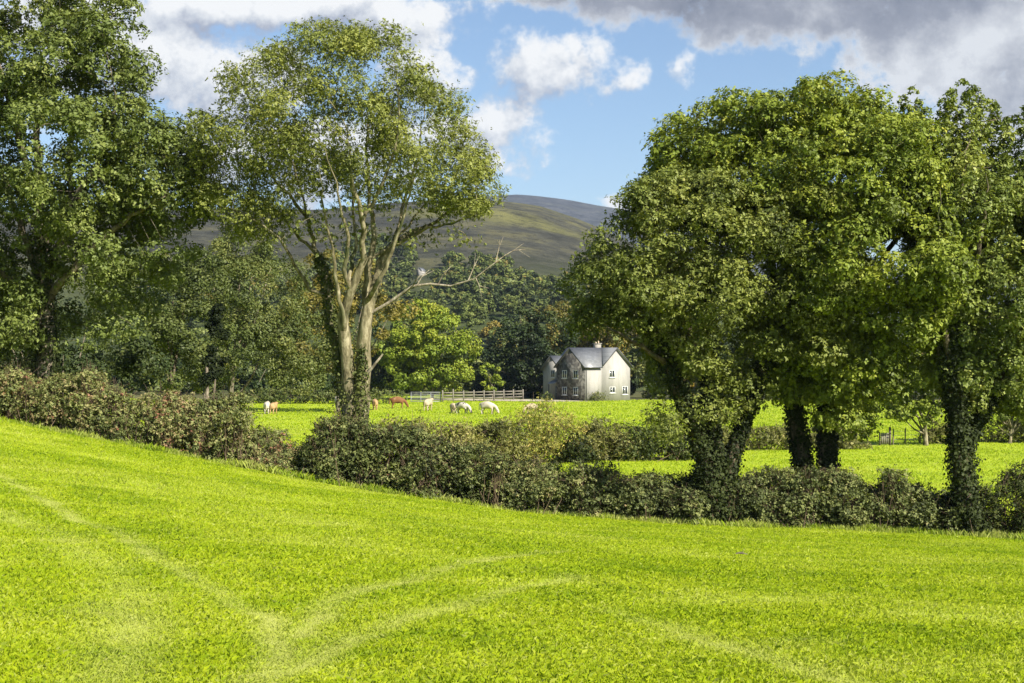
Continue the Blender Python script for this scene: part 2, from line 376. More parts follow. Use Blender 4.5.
# ------------------------------------------------------------------ foliage builders
def unit(v): return v/(np.linalg.norm(v, axis=-1, keepdims=True)+1e-9)
def leaf_mesh(name, P, Nrm, L, Wd, tint, mat, parent=None, along=None):
    """one rhombic leaf blade per point"""
    n = len(P); Nrm = unit(Nrm)
    a = rng.normal(size=(n, 3)) if along is None else along
    a = unit(a-(a*Nrm).sum(1)[:, None]*Nrm); b = np.cross(Nrm, a)
    L = np.broadcast_to(L, n)[:, None]; Wd = np.broadcast_to(Wd, n)[:, None]
    v = np.stack([P-a*L*.5, P+b*Wd*.5-a*L*.06+Nrm*L*.06, P+a*L*.5, P-b*Wd*.5-a*L*.06+Nrm*L*.06], 1).reshape(-1, 3)
    me = raw_mesh(name, v, np.full(n, 4), np.arange(4*n), {'tint': np.repeat(np.clip(tint, 0, 1), 4)})
    return link(name, me, mat, parent)

def colonize(seeds, attr, step, kill, reach, iters=160, droop=0.0):
    """grow a branch skeleton from seed polylines towards the attraction points.
    seeds: list of (points, radii, parent_index_or_None)."""
    pos = []; par = []; minr = []
    for pts, rr, link_to in seeds:
        pts = np.asarray(pts, float)
        prev = -1
        if link_to is not None and pos:
            prev = int(np.argmin(np.linalg.norm(np.array(pos)-pts[0], axis=1)))
        seg = [(pts[0], rr[0])]
        for i in range(len(pts)-1):
            k = max(1, int(np.linalg.norm(pts[i+1]-pts[i])/step))
            for j in range(1, k+1): seg.append((pts[i]+(pts[i+1]-pts[i])*j/k, rr[i]+(rr[i+1]-rr[i])*j/k))
        jig = rng.normal(size=(len(seg), 3))*step*.10
        for q, (p, r_) in enumerate(seg):
            if q == 0 and prev >= 0: continue
            pos.append(p+jig[q]); par.append(prev); minr.append(r_); prev = len(pos)-1
    nseed = len(pos)
    pos = [np.array(p) for p in pos]; A = np.asarray(attr, float)
    PP = np.array(pos)
    d = np.linalg.norm(A[:, None]-PP[None], axis=2); near = d.argmin(1); dist = d.min(1)
    alive = np.ones(len(A), bool)
    for it in range(iters):
        act = alive & (dist < reach)
        if not act.any():
            if not alive.any(): break
            act = alive & (dist <= dist[alive].min()+step)
        ids = near[act]; dirs = unit(A[act]-PP[ids])
        acc = np.zeros_like(PP); np.add.at(acc, ids, dirs)
        u_ = np.unique(ids); g = unit(acc[u_]+rng.normal(size=(len(u_), 3))*.22+np.array([0, 0, -droop]))
        newp = PP[u_]+g*step
        n0 = len(PP); PP = np.vstack([PP, newp]); par += list(u_); minr += [0]*len(u_)
        idx = np.nonzero(alive)[0]
        dn = np.linalg.norm(A[idx][:, None]-newp[None], axis=2); mn = dn.min(1); am = dn.argmin(1)
        better = mn < dist[idx]; near[idx[better]] = n0+am[better]; dist[idx[better]] = mn[better]
        alive[idx[dist[idx] < kill]] = False
    return PP, np.array(par), np.array(minr, float), nseed

def skeleton_mesh(name, PP, par, minr, tip, power, mat, parent, cut=0.0):
    n = len(PP); acc = np.zeros(n); kids = [[] for _ in range(n)]
    for i in range(n):
        if par[i] >= 0: kids[par[i]].append(i)
    order = np.arange(n)[::-1]
    rad = np.zeros(n)
    for i in order:
        s = acc[i] if kids[i] else tip**power
        rad[i] = s**(1/power)
        if par[i] >= 0: acc[par[i]] += s
    rad = np.maximum(np.minimum(rad, 0.30), minr)
    for i in range(n):                      # a child is never thicker than what carries it
        if par[i] >= 0 and minr[i] == 0: rad[i] = min(rad[i], rad[par[i]]*.95)
    mb = MB(); started = set()
    for r0 in range(n):
        if par[r0] >= 0: continue
        stack = [(r0, -1)]
        while stack:
            s, frm = stack.pop(); chain = [frm, s] if frm >= 0 else [s]
            c = s
            while kids[c]:
                ks = sorted(kids[c], key=lambda q: -rad[q]); 
                for q in ks[1:]: stack.append((q, c))
                c = ks[0]; chain.append(c)
            r_ = rad[chain].copy()
            if frm >= 0: r_[0] = min(r_[0], r_[1]*1.25)
            if r_.max() < cut: continue
            mb.tube(PP[chain], r_, 9 if r_.max() > .09 else (5 if r_.max() > .03 else 3))
    ob = mb.build(name, mat, parent, smooth=True)
    return ob, rad, kids

def blob_points(blobs, n, shell=0.5):
    """random points in a union of ellipsoids [(centre, radii)], denser towards their skins"""
    vol = np.array([r[0]*r[1]*r[2] for _, r in blobs])**(.62); k = rng.choice(len(blobs), n, p=vol/vol.sum())
    C = np.array([b[0] for b in blobs])[k]; R = np.array([b[1] for b in blobs])[k]
    u = unit(rng.normal(size=(n, 3))); rr = rng.uniform(shell, 1, n)**.8
    return C+u*R*rr[:, None]
def pxblobs(lst, d):
    out = []
    for b in lst:
        px, py, rx, ry = b[:4]; dd = b[4] if len(b) > 4 else 0.0; rd = b[5] if len(b) > 5 else (rx+ry)/2/F*d*0.85
        out.append((P3(px, py, d+dd)*1.0, np.array([rx/F*d, rd, ry/F*d])))
    return out
def clumpy(blobs, nclump, per, spread):
    """attraction points gathered in clumps: where crowns are dense and where they show gaps"""
    c = blob_points(blobs, nclump, 0.35)
    pts = np.repeat(c, per, 0)+rng.normal(size=(nclump*per, 3))*spread*np.array([1, 1, .7])
    return pts

def dress(PP, rad, kids, nseed, thresh, per, spread, L, Wd, mat, parent, centre, tipbias=0.0, droop=.25, name='crown', up=0.7, outw=0.7, keep=None):
    """leaf sprays on the thin twigs of a skeleton"""
    idx = np.nonzero((rad < thresh) & (np.arange(len(rad)) >= nseed))[0]
    if keep is not None: idx = idx[keep(PP[idx])]
    w = np.array([1.0 if kids[i] else 2.2 for i in idx])
    per *= 2.5; L *= .68; Wd *= .66
    k = rng.choice(len(idx), int(per*len(idx)), p=w/w.sum())
    base = PP[idx][k]
    # sprays: 5 leaves round a common point
    ns = len(base); sp = base+rng.normal(size=(ns, 3))*spread
    out = unit(sp-centre); dirn = unit(out*.6+rng.normal(size=(ns, 3))*.8+np.array([0, 0, -droop]))
    nrm0 = unit(rng.normal(size=(ns, 3))*.75+np.array([0, 0, up])+out*outw)
    tint0 = .42+.20*wob(sp, 2.4)+.12*wob(sp, .9)+rng.normal(size=ns)*.10
    P_, N_, T_, A_ = [], [], [], []
    for j in range(5):
        side = unit(np.cross(dirn, nrm0)); s = (-1)**j*(0.30 if j < 4 else 0); f = (j//2)*.42
        P_.append(sp+dirn*L*f+side*L*s*1.0); A_.append(unit(dirn*.8+side*s*2.2+rng.normal(size=(ns, 3))*.15))
        N_.append(unit(nrm0+rng.normal(size=(ns, 3))*.35)); T_.append(tint0+rng.normal(size=ns)*.07)
    P_ = np.vstack(P_); nl = len(P_); sc = rng.uniform(.7, 1.25, nl)
    return leaf_mesh(name, P_, np.vstack(N_), L*sc, Wd*sc, np.concatenate(T_), mat, parent, np.vstack(A_))

def lump_leaves(C, lr, n, L, Wd, mat, name, centre, tint_mid=.42, tint_var=.2, fuzz=.22, up=.55, outw=.9, flat=.8, wild=.55, clip=False, sig=None):
    """leaf sprays on leafy lumps: centres C, radii lr; sprays of three leaves each"""
    nl = len(C); w = lr**1.6; k = rng.choice(nl, n//3, p=w/w.sum()); m_ = len(k)
    u = unit(rng.normal(size=(m_, 3))+unit(C[k]-centre)*.6+np.array([0, 0, .25]))
    rr = lr[k]*(rng.uniform(.45, 1.0, m_)**.7+np.abs(rng.normal(size=m_))*fuzz)
    S_ = C[k]+u*rr[:, None]*np.array([1.1, 1.1, flat])
    if clip: q = S_[:, 2] > H(S_[:, 0], S_[:, 1])-.03; S_, u, k = S_[q], u[q], k[q]; m_ = len(k)
    lt = (rng.normal(size=nl)*.5)[k]
    t0 = tint_mid+tint_var*lt+.10*wob(S_, 2.2)+.07*wob(S_, .5)+rng.normal(size=m_)*.09
    n0 = u*outw+rng.normal(size=(m_, 3))*wild+np.array([0, 0, up])
    dr = unit(u*.5+rng.normal(size=(m_, 3))*.8+np.array([0, 0, -.2]))
    P_, N_, T_, A_ = [], [], [], []
    for j in range(3):
        nn = unit(n0+rng.normal(size=(m_, 3))*.4); sd = unit(np.cross(dr, nn)); f = (j-1)*.55
        P_.append(S_+sd*L*f+dr*L*(.35 if j == 1 else 0)); N_.append(nn); T_.append(t0+rng.normal(size=m_)*.06); A_.append(unit(dr+sd*f*1.6))
    P_ = np.vstack(P_); sc = rng.uniform(.6, 1.3, len(P_))
    return leaf_mesh(name, P_, np.vstack(N_), L*sc, Wd*sc, np.concatenate(T_), mat, None, np.vstack(A_))

def ivy_on(name, paths, n, L, Wd, parent, fat=.12, tint=.26):
    P_, N_ = [], []
    for pts, rr in paths:
        pts = np.asarray(pts, float); rr = np.asarray(rr, float)
        seg = np.linalg.norm(np.diff(pts, axis=0), axis=1); cum = np.concatenate([[0], np.cumsum(seg)])
        m_ = int(n*cum[-1]); s = rng.uniform(0, cum[-1], m_)
        c = np.stack([np.interp(s, cum, pts[:, i]) for i in range(3)], 1); r_ = np.interp(s, cum, rr)
        u = rng.normal(size=(m_, 3)); u[:, 2] *= .25; u = unit(u)
        bump = 1+.5*wob(c+u*.6, 1.1)
        P_.append(c+u*(r_+fat*np.abs(rng.normal(size=m_))*bump)[:, None]); N_.append(u+rng.normal(size=(m_, 3))*.55+np.array([0, 0, .3]))
    P_ = np.vstack(P_); k = len(P_); sc = rng.uniform(.6, 1.3, k)
    return leaf_mesh(name, P_, np.vstack(N_), L*sc, Wd*sc, tint+.2*wob(P_, 1.1)+rng.normal(size=k)*.12, LEAF['ivy'], parent)

def limb(pxs, d, dd=None, r0=.3, r1=.08):
    """a limb through picture points at about distance d; dd gives each point's extra depth"""
    n = len(pxs); dd = np.zeros(n) if dd is None else np.interp(np.linspace(0, 1, n), np.linspace(0, 1, len(dd)), dd)
    return np.array([P3(px, py, d+e) for (px, py), e in zip(pxs, dd)]), np.linspace(r0, r1, n)

def big_tree(name, label, cat, base, limbs, crown, lumps, leaf, bark, nleaf, L, Wd, lrange=(.35, .8), step=.42, kill=.8, thresh=.03, tip=.010, power=2.3, ivy=None, ivy_n=900, centre=None,
             ivy_tint=.26, twig_leaves=0.0, hollow=.5, bare=None, spikes=None, twig_spread=.3, fill=.45, group=None, extra=None, flat=.8, tint=.42, tint_var=.22, fuzz=.22, lean_out=.9, wild=.55):
    root = empty(name, base); tag(root, label, cat, group)
    seeds = [(p, r, None if i == 0 or fresh else 0) for i, (p, r, fresh) in enumerate(limbs)]
    C = blob_points(crown, lumps*3, fill); q = np.ones(len(C), bool)
    for c, r_ in crown: q &= (((C-c)/r_)**2).sum(1) > hollow**2
    C = C[q][:lumps]; lumps = len(C); lr = rng.uniform(lrange[0], lrange[1], lumps)
    if spikes is not None: C = np.vstack([C, spikes[0]]); lr = np.concatenate([lr, spikes[1]]); lumps = len(C)
    A = np.vstack([C, np.repeat(C, 3, 0)+rng.normal(size=(3*lumps, 3))*np.repeat(lr, 3)[:, None]*.55])
    if bare is not None: A = np.vstack([A, blob_points(bare, 420, .2)])
    PP, par, minr, ns = colonize(seeds, A, step, kill, 14.0)
    tr, rad, kids = skeleton_mesh('trunk', PP, par, minr, tip, power, bark, None); child(tr, root)
    cen = np.mean([c for c, _ in crown], axis=0) if centre is None else centre
    if bare is not None: kids = list(kids); rad = np.where((PP[:, 2] < -(245-HZ)/F*PP[:, 1]), 9.0, rad)
    if twig_leaves:
        me1 = dress(PP, rad, kids, ns, thresh, twig_leaves, twig_spread, L*1.45, Wd*1.45, LEAF[leaf], None, cen, name='leaves', up=.7, outw=.7)
    cr = lump_leaves(C, lr, nleaf, L, Wd, LEAF[leaf], 'crown', cen, tint_mid=tint, tint_var=tint_var, fuzz=fuzz, flat=flat, outw=lean_out, wild=wild)
    if twig_leaves:                       # one crown: merge the leaves of the lumps and of the bare twigs
        def get(o):
            me = o.data; v = np.zeros(len(me.vertices)*3, np.float32); me.vertices.foreach_get('co', v); t = np.zeros(len(me.vertices), np.float32); me.attributes['tint'].data.foreach_get('value', t); return v.reshape(-1, 3), t
        (v1, t1_), (v2, t2_) = get(me1), get(cr); bpy.data.objects.remove(me1); bpy.data.objects.remove(cr)
        v = np.vstack([v1, v2]); cr = link('crown', raw_mesh('crown', v, np.full(len(v)//4, 4), np.arange(len(v)), {'tint': np.concatenate([t1_, t2_])}), LEAF[leaf])
    child(cr, root)
    if ivy: iv = ivy_on('ivy', ivy, ivy_n, .13, .10, None, tint=ivy_tint); child(iv, root)
    if extra: extra(root)
    return root

def rootpt(px, py, d):
    x = (px-512)/F*d; return np.array([x, d, Hs(x, d)-.15])

# ------------------------------------------------------------------ the big trees along the hedge
# 1. sycamore filling the left edge
d = 58.5
b1 = rootpt(46, 392, d)
def L_(pxs, d, dd=None, r0=.3, r1=.08, fresh=False):
    p, r = limb(pxs, d, dd, r0, r1); return (p, r, fresh)
def from_base(b, l): l[0][0] = b; return l
t1 = [from_base(b1, L_([(46,392),(47,330),(44,280),(40,220),(38,150),(36,80)], d, None, .42, .08)),
      L_([(44,285),(24,232),(8,190),(-18,130)], d, [0,1.5], .22, .06), L_([(42,240),(75,200),(105,150),(118,95)], d, [0,-2], .2, .05),
      L_([(46,300),(85,255),(130,215),(165,195)], d, [0,-2.5], .19, .05), L_([(40,200),(20,140),(0,70),(-20,10)], d, [0,-1.5], .17, .05),
      L_([(46,310),(0,270),(-60,230)], d, [0,-1], .18, .05), L_([(44,280),(70,220),(70,150),(80,70)], d, [0,3.5], .18, .05)]
crown1 = pxblobs([(30,60,85,75,0,4.5),(90,90,70,70,-1,4),(-40,100,80,110,0,4.5),(60,165,110,75,-1.5,4.5),(140,170,58,62,-.5,3.2),(165,195,50,36,-.5,2.5),(175,150,30,35,0,2),(196,188,20,28,0,1.4),(188,120,14,20,0,1.2),(60,120,80,70,0,4),(0,160,80,60,0,4),(70,190,80,50,0,3.5),
                  (20,225,120,65,0,4.5),(110,240,80,50,-.5,3.5),(-60,230,90,90,0,4.5),(60,300,90,50,1,4),(-20,310,80,50,0,4),(40,-25,90,60,0,4),(115,30,30,40,0,2)], d)
big_tree('sycamore_tree', 'tall dense green tree filling the left edge of the view above the hedge', 'tree', tuple(b1), t1, crown1, 680, 'sycamore', BARK_GREY, 190000, .16, .095, (.34, .80), kill=.9, tint=.46, ivy=[(t1[0][0][:4], t1[0][1][:4])], ivy_n=500)

# 2. the lone ash with the bare limbs
d = 57.0
b2 = rootpt(357, 432, d)
t2 = [from_base(b2, L_([(358,432),(361,400),(364,344),(367,311),(375,283),(384,252),(402,237),(436,222),(467,199)], d, [0,0,0,.5,1,2], .38, .025)),
      L_([(354,430),(350,395),(345,344),(343,313),(352,290),(364,260),(362,222),(352,178),(345,120)], d, [0,0,-.5,-1,-2,-3], .33, .022, True),
      L_([(366,313),(367,271),(374,237),(371,203),(366,150),(372,95)], d, [0,0,.5,1], .17, .02),
      L_([(349,420),(340,366),(331,318),(326,279),(318,256),(309,222),(303,200),(290,150)], d, [0,.5,1,1.5,2], .22, .022, True),
      L_([(329,300),(310,289),(295,265),(280,237),(250,218),(222,205)], d, [1,0,-1.5], .10, .015),
      L_([(345,287),(348,237),(341,203),(325,150)], d, [-1,-2,-3], .10, .015),
      L_([(375,283),(392,245),(405,200),(420,150),(425,100)], d, [.5,2,3], .11, .015),
      L_([(362,222),(385,180),(400,130),(396,70)], d, [-1.5,-3], .09, .015),
      L_([(384,252),(420,232),(452,222),(478,212)], d, [1,-1], .09, .02),
      L_([(367,300),(386,268),(400,225),(413,185),(420,150)], d, [-.5,-2.5], .10, .014), L_([(346,330),(337,290),(332,245),(322,200),(318,160)], d, [-.5,-2.5], .10, .014),
      L_([(375,260),(398,238),(425,205),(445,175)], d, [0,1.5], .08, .012), L_([(318,256),(296,232),(272,205),(246,190)], d, [1,2.5], .08, .012), L_([(350,285),(356,240),(352,190),(345,140)], d, [-1,1], .09, .012),
      L_([(309,222),(285,190),(262,160),(250,130)], d, [1.5,3], .08, .014)]
crown2 = pxblobs([(330,72,60,42,0,3.6),(290,98,60,45,0,3.6),(375,88,60,50,0,3.8),(262,135,54,42,0,3.3),(330,125,80,46,0,4.6),(412,128,56,46,0,3.6),(432,168,56,32,-.5,3.2),
                  (458,182,30,28,0,2.4),(238,170,36,36,0,2.6),(300,165,50,26,1,3.4),(236,205,32,26,0,2.2),(270,215,34,18,.5,2),(455,208,28,12,0,1.6),(385,172,50,26,0,3.2),(340,48,35,22,0,2.2),(228,140,25,28,0,2)], d)
bare2 = pxblobs([(430,238,50,30,0,2.5),(300,232,55,34,0,3),(360,210,45,45,0,3),(465,228,28,22,0,2),(385,150,60,60,0,3.5),(300,150,60,60,0,3.5)], d)
dead_px = [(364,317),(390,302),(413,286),(430,284),(451,286),(474,279),(488,268),(504,256)]
def ash_extra(root):
    mb = MB(); p, r = limb(dead_px, d, [0,-1.2], .075, .014); mb.tube(p, r, 7)
    for k, (dx, dy, ln) in enumerate([(8,-10,.9),(12,-16,1.2),(6,-14,1.4),(10,8,.8),(3,-18,1.2),(12,-4,1.1),(9,-12,1.0)]):
        b = p[2+k % 6]+(p[min(3+k % 6, 7)]-p[2+k % 6])*((k*.37) % 1)
        e = b+unit(np.array([dx, rng.normal()*6, -dy]))*ln*.85; m2 = (b+e)/2+rng.normal(size=3)*.07
        mb.tube([b, m2, e], [.028, .018, .008], 4)
        mb.tube([m2, m2+(e-b)*.45+rng.normal(size=3)*.22], [.014, .006], 3); mb.tube([m2+(e-m2)*.4, m2+(e-b)*.5+rng.normal(size=3)*.3], [.011, .005], 3)
    o = mb.build('dead_branch', DEADWOOD, None, smooth=True); child(o, root); o['label'] = 'bare bleached dead branch reaching out to the right'
    mb = MB(); p, r = limb([(367,374),(375,364),(383,354)], d, [-.3,-.6], .07, .035); mb.tube(p, r, 6)
    o = mb.build('branch_stub', DEADWOOD, None, smooth=True); child(o, root)
big_tree('ash_tree', 'tall thin-crowned tree with pale forked bare trunks standing alone in the hedge', 'tree', tuple(b2), t2, crown2, 400, 'ash', BARK_ASH, 100000, .125, .058, (.34, .70), bare=bare2, kill=.62, step=.36, tip=.0085, power=2.25, twig_leaves=2.2, twig_spread=.24, fuzz=.38, hollow=.6, fill=.65, tint=.54, ivy=[(t2[3][0][:5], t2[3][1][:5]), (np.array([t2[0][0][0]-[0,.35,0], t2[0][0][1]-[0,.3,0], t2[0][0][2]-[.05,.2,0]]), [.25,.16,.05])], ivy_n=380, ivy_tint=.62, extra=ash_extra)  # ivy tinted lighter here, its sunlit look put into the leaf colour

# 3. the three ivy-clad trees on the right
d = 53.5
b3 = rootpt(714, 505, d)
t3 = [from_base(b3, L_([(714,505),(706,460),(688,410),(668,365),(645,320),(625,285),(610,262)], d, [0,-.5,-1.5], .34, .05)),
      L_([(716,500),(714,440),(708,380),(706,310),(702,240),(690,190)], d, [0,0,1], .30, .05, True),
      L_([(722,500),(735,445),(752,400),(772,345),(792,300),(805,250)], d, [0,.5,1.5], .28, .05, True),
      L_([(668,365),(640,345),(612,330)], d, [-.8,-2], .12, .04), L_([(708,380),(685,320),(668,260),(655,215)], d, [0,-2], .15, .04)]
crown3 = pxblobs([(640,255,52,42,-.5,3),(612,285,36,40,0,2.4),(680,215,62,40,0,3.4),(720,240,70,55,-.5,3.6),(655,303,50,32,-.5,2.8),(606,318,26,18,0,1.6),(700,298,70,44,0,3.4),
                  (760,270,55,60,0,3.2),(690,345,22,24,-.6,1.5),(672,348,22,22,-.6,1.4),(770,330,34,34,.5,2.2),(668,200,30,26,0,2),(664,422,11,14,-1,.8),(735,195,40,25,0,2.5),(805,235,48,46,-.5,3),(835,280,36,42,-.8,2.4),(820,330,30,34,-.5,2),(672,362,26,30,-.3,1.4),(758,362,30,40,.3,1.8),(715,388,34,36,.3,1.4)], d)
big_tree('ivy_clad_tree', 'olive green tree with three spreading ivy covered trunks nearest the white house', 'tree', tuple(b3), t3, crown3, 520, 'moss', BARK_DARK, 150000, .14, .075, (.30, .70), kill=.8, tint=.46, fuzz=.32, ivy=[(l[0][:5], np.maximum(l[1][:5], .2)) for l in t3[:3]]+[([b3+[0,-.3,0], b3+[0,-.2,1.6]], [.7,.4])], ivy_n=850)

d = 55.5
b4 = rootpt(812, 478, d)
t4 = [from_base(b4, L_([(804,478),(799,440),(793,395),(786,340),(776,280),(765,220),(750,170)], d, [0,0,-1], .33, .06)),
      L_([(828,478),(827,440),(826,395),(832,330),(842,260),(850,190),(852,130)], d, [0,.3,1], .32, .06, True),
      L_([(786,340),(760,290),(730,240),(700,190),(680,160)], d, [-.3,2], .17, .05), L_([(832,330),(865,285),(895,240),(920,210)], d, [.5,-1.5], .18, .05),
      L_([(790,360),(808,280),(805,200),(795,130)], d, [0,2.5], .18, .05), L_([(830,350),(870,320),(915,300),(945,285)], d, [.3,-1], .14, .04),
      L_([(827,400),(850,380),(868,375)], d, [0,-1.5], .10, .04)]
crown4 = pxblobs([(690,162,42,40,1,3.2),(740,134,54,38,1,3.6),(800,122,64,32,.5,4),(855,134,48,34,0,3.4),(760,180,80,60,.5,4.6),(840,180,85,60,-1.5,4.6),(888,168,36,44,-2.5,3),(918,222,34,48,-3.2,2.6),
                  (938,280,30,38,-3.5,2.2),(890,255,66,60,-3,3.2),(830,265,50,60,-2.2,3.2),(900,318,50,34,-2.8,2.4),(860,360,50,42,-1.3,2.4),(838,398,30,38,-1.3,1.6),(800,375,24,34,-.4,1.4),(810,350,40,50,-.8,2.2),(680,190,34,36,1,2.4),(856,412,12,22,-1,1)], d)
big_tree('domed_tree', 'largest tree, broad yellow green dome on two ivy covered trunks', 'tree', tuple(b4), t4, crown4, 820, 'dome', BARK_DARK, 220000, .155, .09, (.34, .80), kill=.9, tint=.46, lean_out=1.1, ivy=[(l[0][:4], np.maximum(l[1][:4], .25)) for l in t4[:2]], ivy_n=900)

d = 52.0
b5 = rootpt(968, 505, d)
t5 = [from_base(b5, L_([(968,505),(962,460),(958,420),(951,370),(952,310),(958,240),(963,190),(965,150)], d, None, .40, .018)),
      L_([(962,450),(980,420),(1000,385),(1020,340),(1028,280),(1032,235)], d, [0,1], .22, .018), L_([(955,390),(935,340),(925,280),(920,220),(917,180)], d, [0,1.5], .17, .015),
      L_([(952,330),(975,270),(985,215),(988,175)], d, [0,-1.5], .16, .015), L_([(990,400),(1040,340),(1062,270),(1068,230)], d, [.5,0], .15, .015),
      L_([(951,370),(935,300),(936,250),(940,190)], d, [0,-1.5], .13, .015)]
sp_c, sp_r = [], []
for px, y0, y1, e in [(911,98,190,.6),(925,106,190,1.4),(943,95,200,0),(955,112,210,1.2),(966,85,210,0),(979,93,210,.6),(991,108,220,1.3),(1006,124,230,.3),(1022,112,230,.8),(1040,128,240,0)]:
    for t in np.linspace(0, 1, 22): sp_c.append(P3(px+rng.normal()*2.5, y0+(y1-y0)*t, d+1.2+e)+rng.normal(size=3)*.08*(1+t)); sp_r.append(.17+.30*t)
spikes5 = (np.array(sp_c), np.array(sp_r))
crown5 = pxblobs([(930,215,26,55,.5,2),(965,220,40,60,0,2.6),(1010,230,44,60,0,2.6),(1060,240,40,70,0,2.6),(950,300,36,50,0,2.4),(1000,310,50,55,-.3,2.8),(1060,330,50,55,0,2.6),(985,375,50,36,-.3,2.2),(1030,385,40,36,0,2),(955,365,30,34,.5,2)], d+1.2)
big_tree('upright_tree', 'tree with a ragged spiky top and dark ivy trunk at the right edge', 'tree', tuple(b5), t5, crown5, 760, 'poplar', BARK_DARK, 210000, .135, .09, (.20, .52), spikes=spikes5, kill=.7, flat=1.25, tint=.46, ivy=[(t5[0][0][:5], np.maximum(t5[0][1][:5], .25)), (t5[1][0][:3], t5[1][1][:3]), ([b5, b5+[0,0,1.2]], [.5,.33])], ivy_n=1100)

# ------------------------------------------------------------------ mid distance trees: lumpy crown of leaf sprays on a forked trunk
def crown_leaves(blobs, n, L, Wd, lump, name, mat, parent, tint_mid=.42, tint_var=.2, fill=.82, up=.5):
    """leaves on many small leafy lumps that sit on the skins of the big blobs"""
    nl = max(8, int(len(blobs)*lump)); C = blob_points(blobs, nl, fill)
    cen = np.mean([b[0] for b in blobs], axis=0)
    R = np.mean([np.mean(b[1]) for b in blobs]); lr = R*rng.uniform(.20, .42, nl)
    k = rng.integers(0, nl, n); u = unit(rng.normal(size=(n, 3))+unit(C[k]-cen)*.55)
    rr = lr[k]*(rng.uniform(.55, 1.0, n)+np.abs(rng.normal(size=n))*.16)
    P_ = C[k]+u*rr[:, None]*np.array([1.1, 1.1, .85])
    N_ = u*.9+rng.normal(size=(n, 3))*.55+np.array([0, 0, up])
    t = tint_mid+tint_var*(rng.normal(size=nl)*.5)[k]+.10*wob(P_, R*.8)+rng.normal(size=n)*.10
    sc = rng.uniform(.6, 1.3, n)
    return leaf_mesh(name, P_, N_, L*sc, Wd*sc, t, mat, parent)
def mid_tree(name, label, cat, px, py_base, d, blobs_px, n, leaf, L, Wd, lump=9, bark=BARK_GREY, r=.3, group=None, trunks=1, tint=.42, forks=5, fill=.82, ground=True):
    x = (px-512)/F*d; z = Hs(x, d) if ground else -(py_base-HZ)/F*d
    b = np.array([x, d, z-.1]); root = empty(name, tuple(b)); tag(root, label, cat, group)
    bl = pxblobs(blobs_px, d)
    mb = MB()
    for tq in range(trunks):
        bb = b+np.array([(tq-(trunks-1)/2)*r*3, rng.normal()*.2, 0])
        top = np.mean([q[0] for q in bl], axis=0)+rng.normal(size=3)*.5
        mid = bb*.55+top*.45+np.array([rng.normal()*.2-(top-bb)[0]*.3, 0, 0]); mb.tube([bb, bb*.8+mid*.2, mid, top], [r, r*.85, r*.6, r*.25], 7)
        for q in range(forks):
            c, R = bl[rng.integers(len(bl))]; s = bb*.5+mid*.5 if q % 2 else mid; e = c+rng.normal(size=3)*R*.4
            mb.tube([s, (s+e)/2+np.array([0, 0, -.1*np.linalg.norm(e-s)]), e], [r*.42, r*.28, r*.08], 5)
    child(mb.build('trunk', bark, None, smooth=True), root)
    child(crown_leaves(bl, n, L, Wd, lump, 'crown', LEAF[leaf], None, tint_mid=tint, fill=fill), root)
    return root

mid_tree('leaning_willow', 'grey green tree with a leaning forked trunk between the left tree and the bare-limbed tree', 'tree', 232, 400, 118,
         [(240,285,40,45),(215,270,34,34),(270,300,38,45),(290,340,34,42),(300,360,26,30),(250,350,44,36),(205,310,34,38),(240,250,26,20),(275,270,26,28)], 42000, 'olive', .26, .12, 14, r=.32, forks=9)
mid_tree('bushy_tree', 'rounded olive tree tucked against the left tree above the hedge', 'tree', 165, 390, 96,
         [(165,300,40,42),(190,330,34,40),(150,345,44,34),(195,285,28,32),(130,310,36,42),(185,365,30,24)], 34000, 'olive', .22, .11, 14, r=.2, forks=4, tint=.36, bark=BARK_DARK)
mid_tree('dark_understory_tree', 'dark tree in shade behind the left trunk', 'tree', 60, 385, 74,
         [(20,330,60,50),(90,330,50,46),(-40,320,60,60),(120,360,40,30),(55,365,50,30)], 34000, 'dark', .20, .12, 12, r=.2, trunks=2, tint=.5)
mid_tree('ivy_stump_tree', 'narrow dark ivy covered trunk beside the leaning forked trunk', 'tree', 213, 400, 90, [(216,352,10,26),(212,380,11,26),(219,325,8,18)], 7000, 'ivy', .17, .12, 12, r=.3, forks=2, tint=.05)
mid_tree('yellowing_tree', 'brownish yellow tree behind the pale bare trunks', 'tree', 338, 400, 172,
         [(320,300,34,30),(350,290,30,26),(310,340,34,36),(350,340,40,40),(385,300,28,28),(330,270,22,16)], 16000, 'autumn', .42, .24, 12, tint=.42)
mid_tree('round_bright_tree', 'round bright lime green tree at the far side of the cow field', 'tree', 432, 392, 222,
         [(432,335,32,28),(415,330,26,26),(450,345,26,28),(462,358,18,20),(405,350,24,26),(432,365,38,22),(425,315,20,12),(395,340,14,20),(415,376,28,16),(448,376,26,14)], 30000, 'bright', .46, .26, 16, tint=.5)
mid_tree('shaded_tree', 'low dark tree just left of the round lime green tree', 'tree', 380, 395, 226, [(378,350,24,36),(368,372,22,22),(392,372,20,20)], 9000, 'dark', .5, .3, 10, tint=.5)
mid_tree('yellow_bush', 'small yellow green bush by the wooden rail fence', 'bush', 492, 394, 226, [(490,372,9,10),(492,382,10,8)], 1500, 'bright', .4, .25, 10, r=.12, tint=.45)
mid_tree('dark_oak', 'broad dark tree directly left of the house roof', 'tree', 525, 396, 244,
         [(525,345,26,28),(548,335,26,24),(510,365,20,26),(540,370,24,22),(520,322,16,12)], 14000, 'dark', .5, .3, 14, tint=.35)
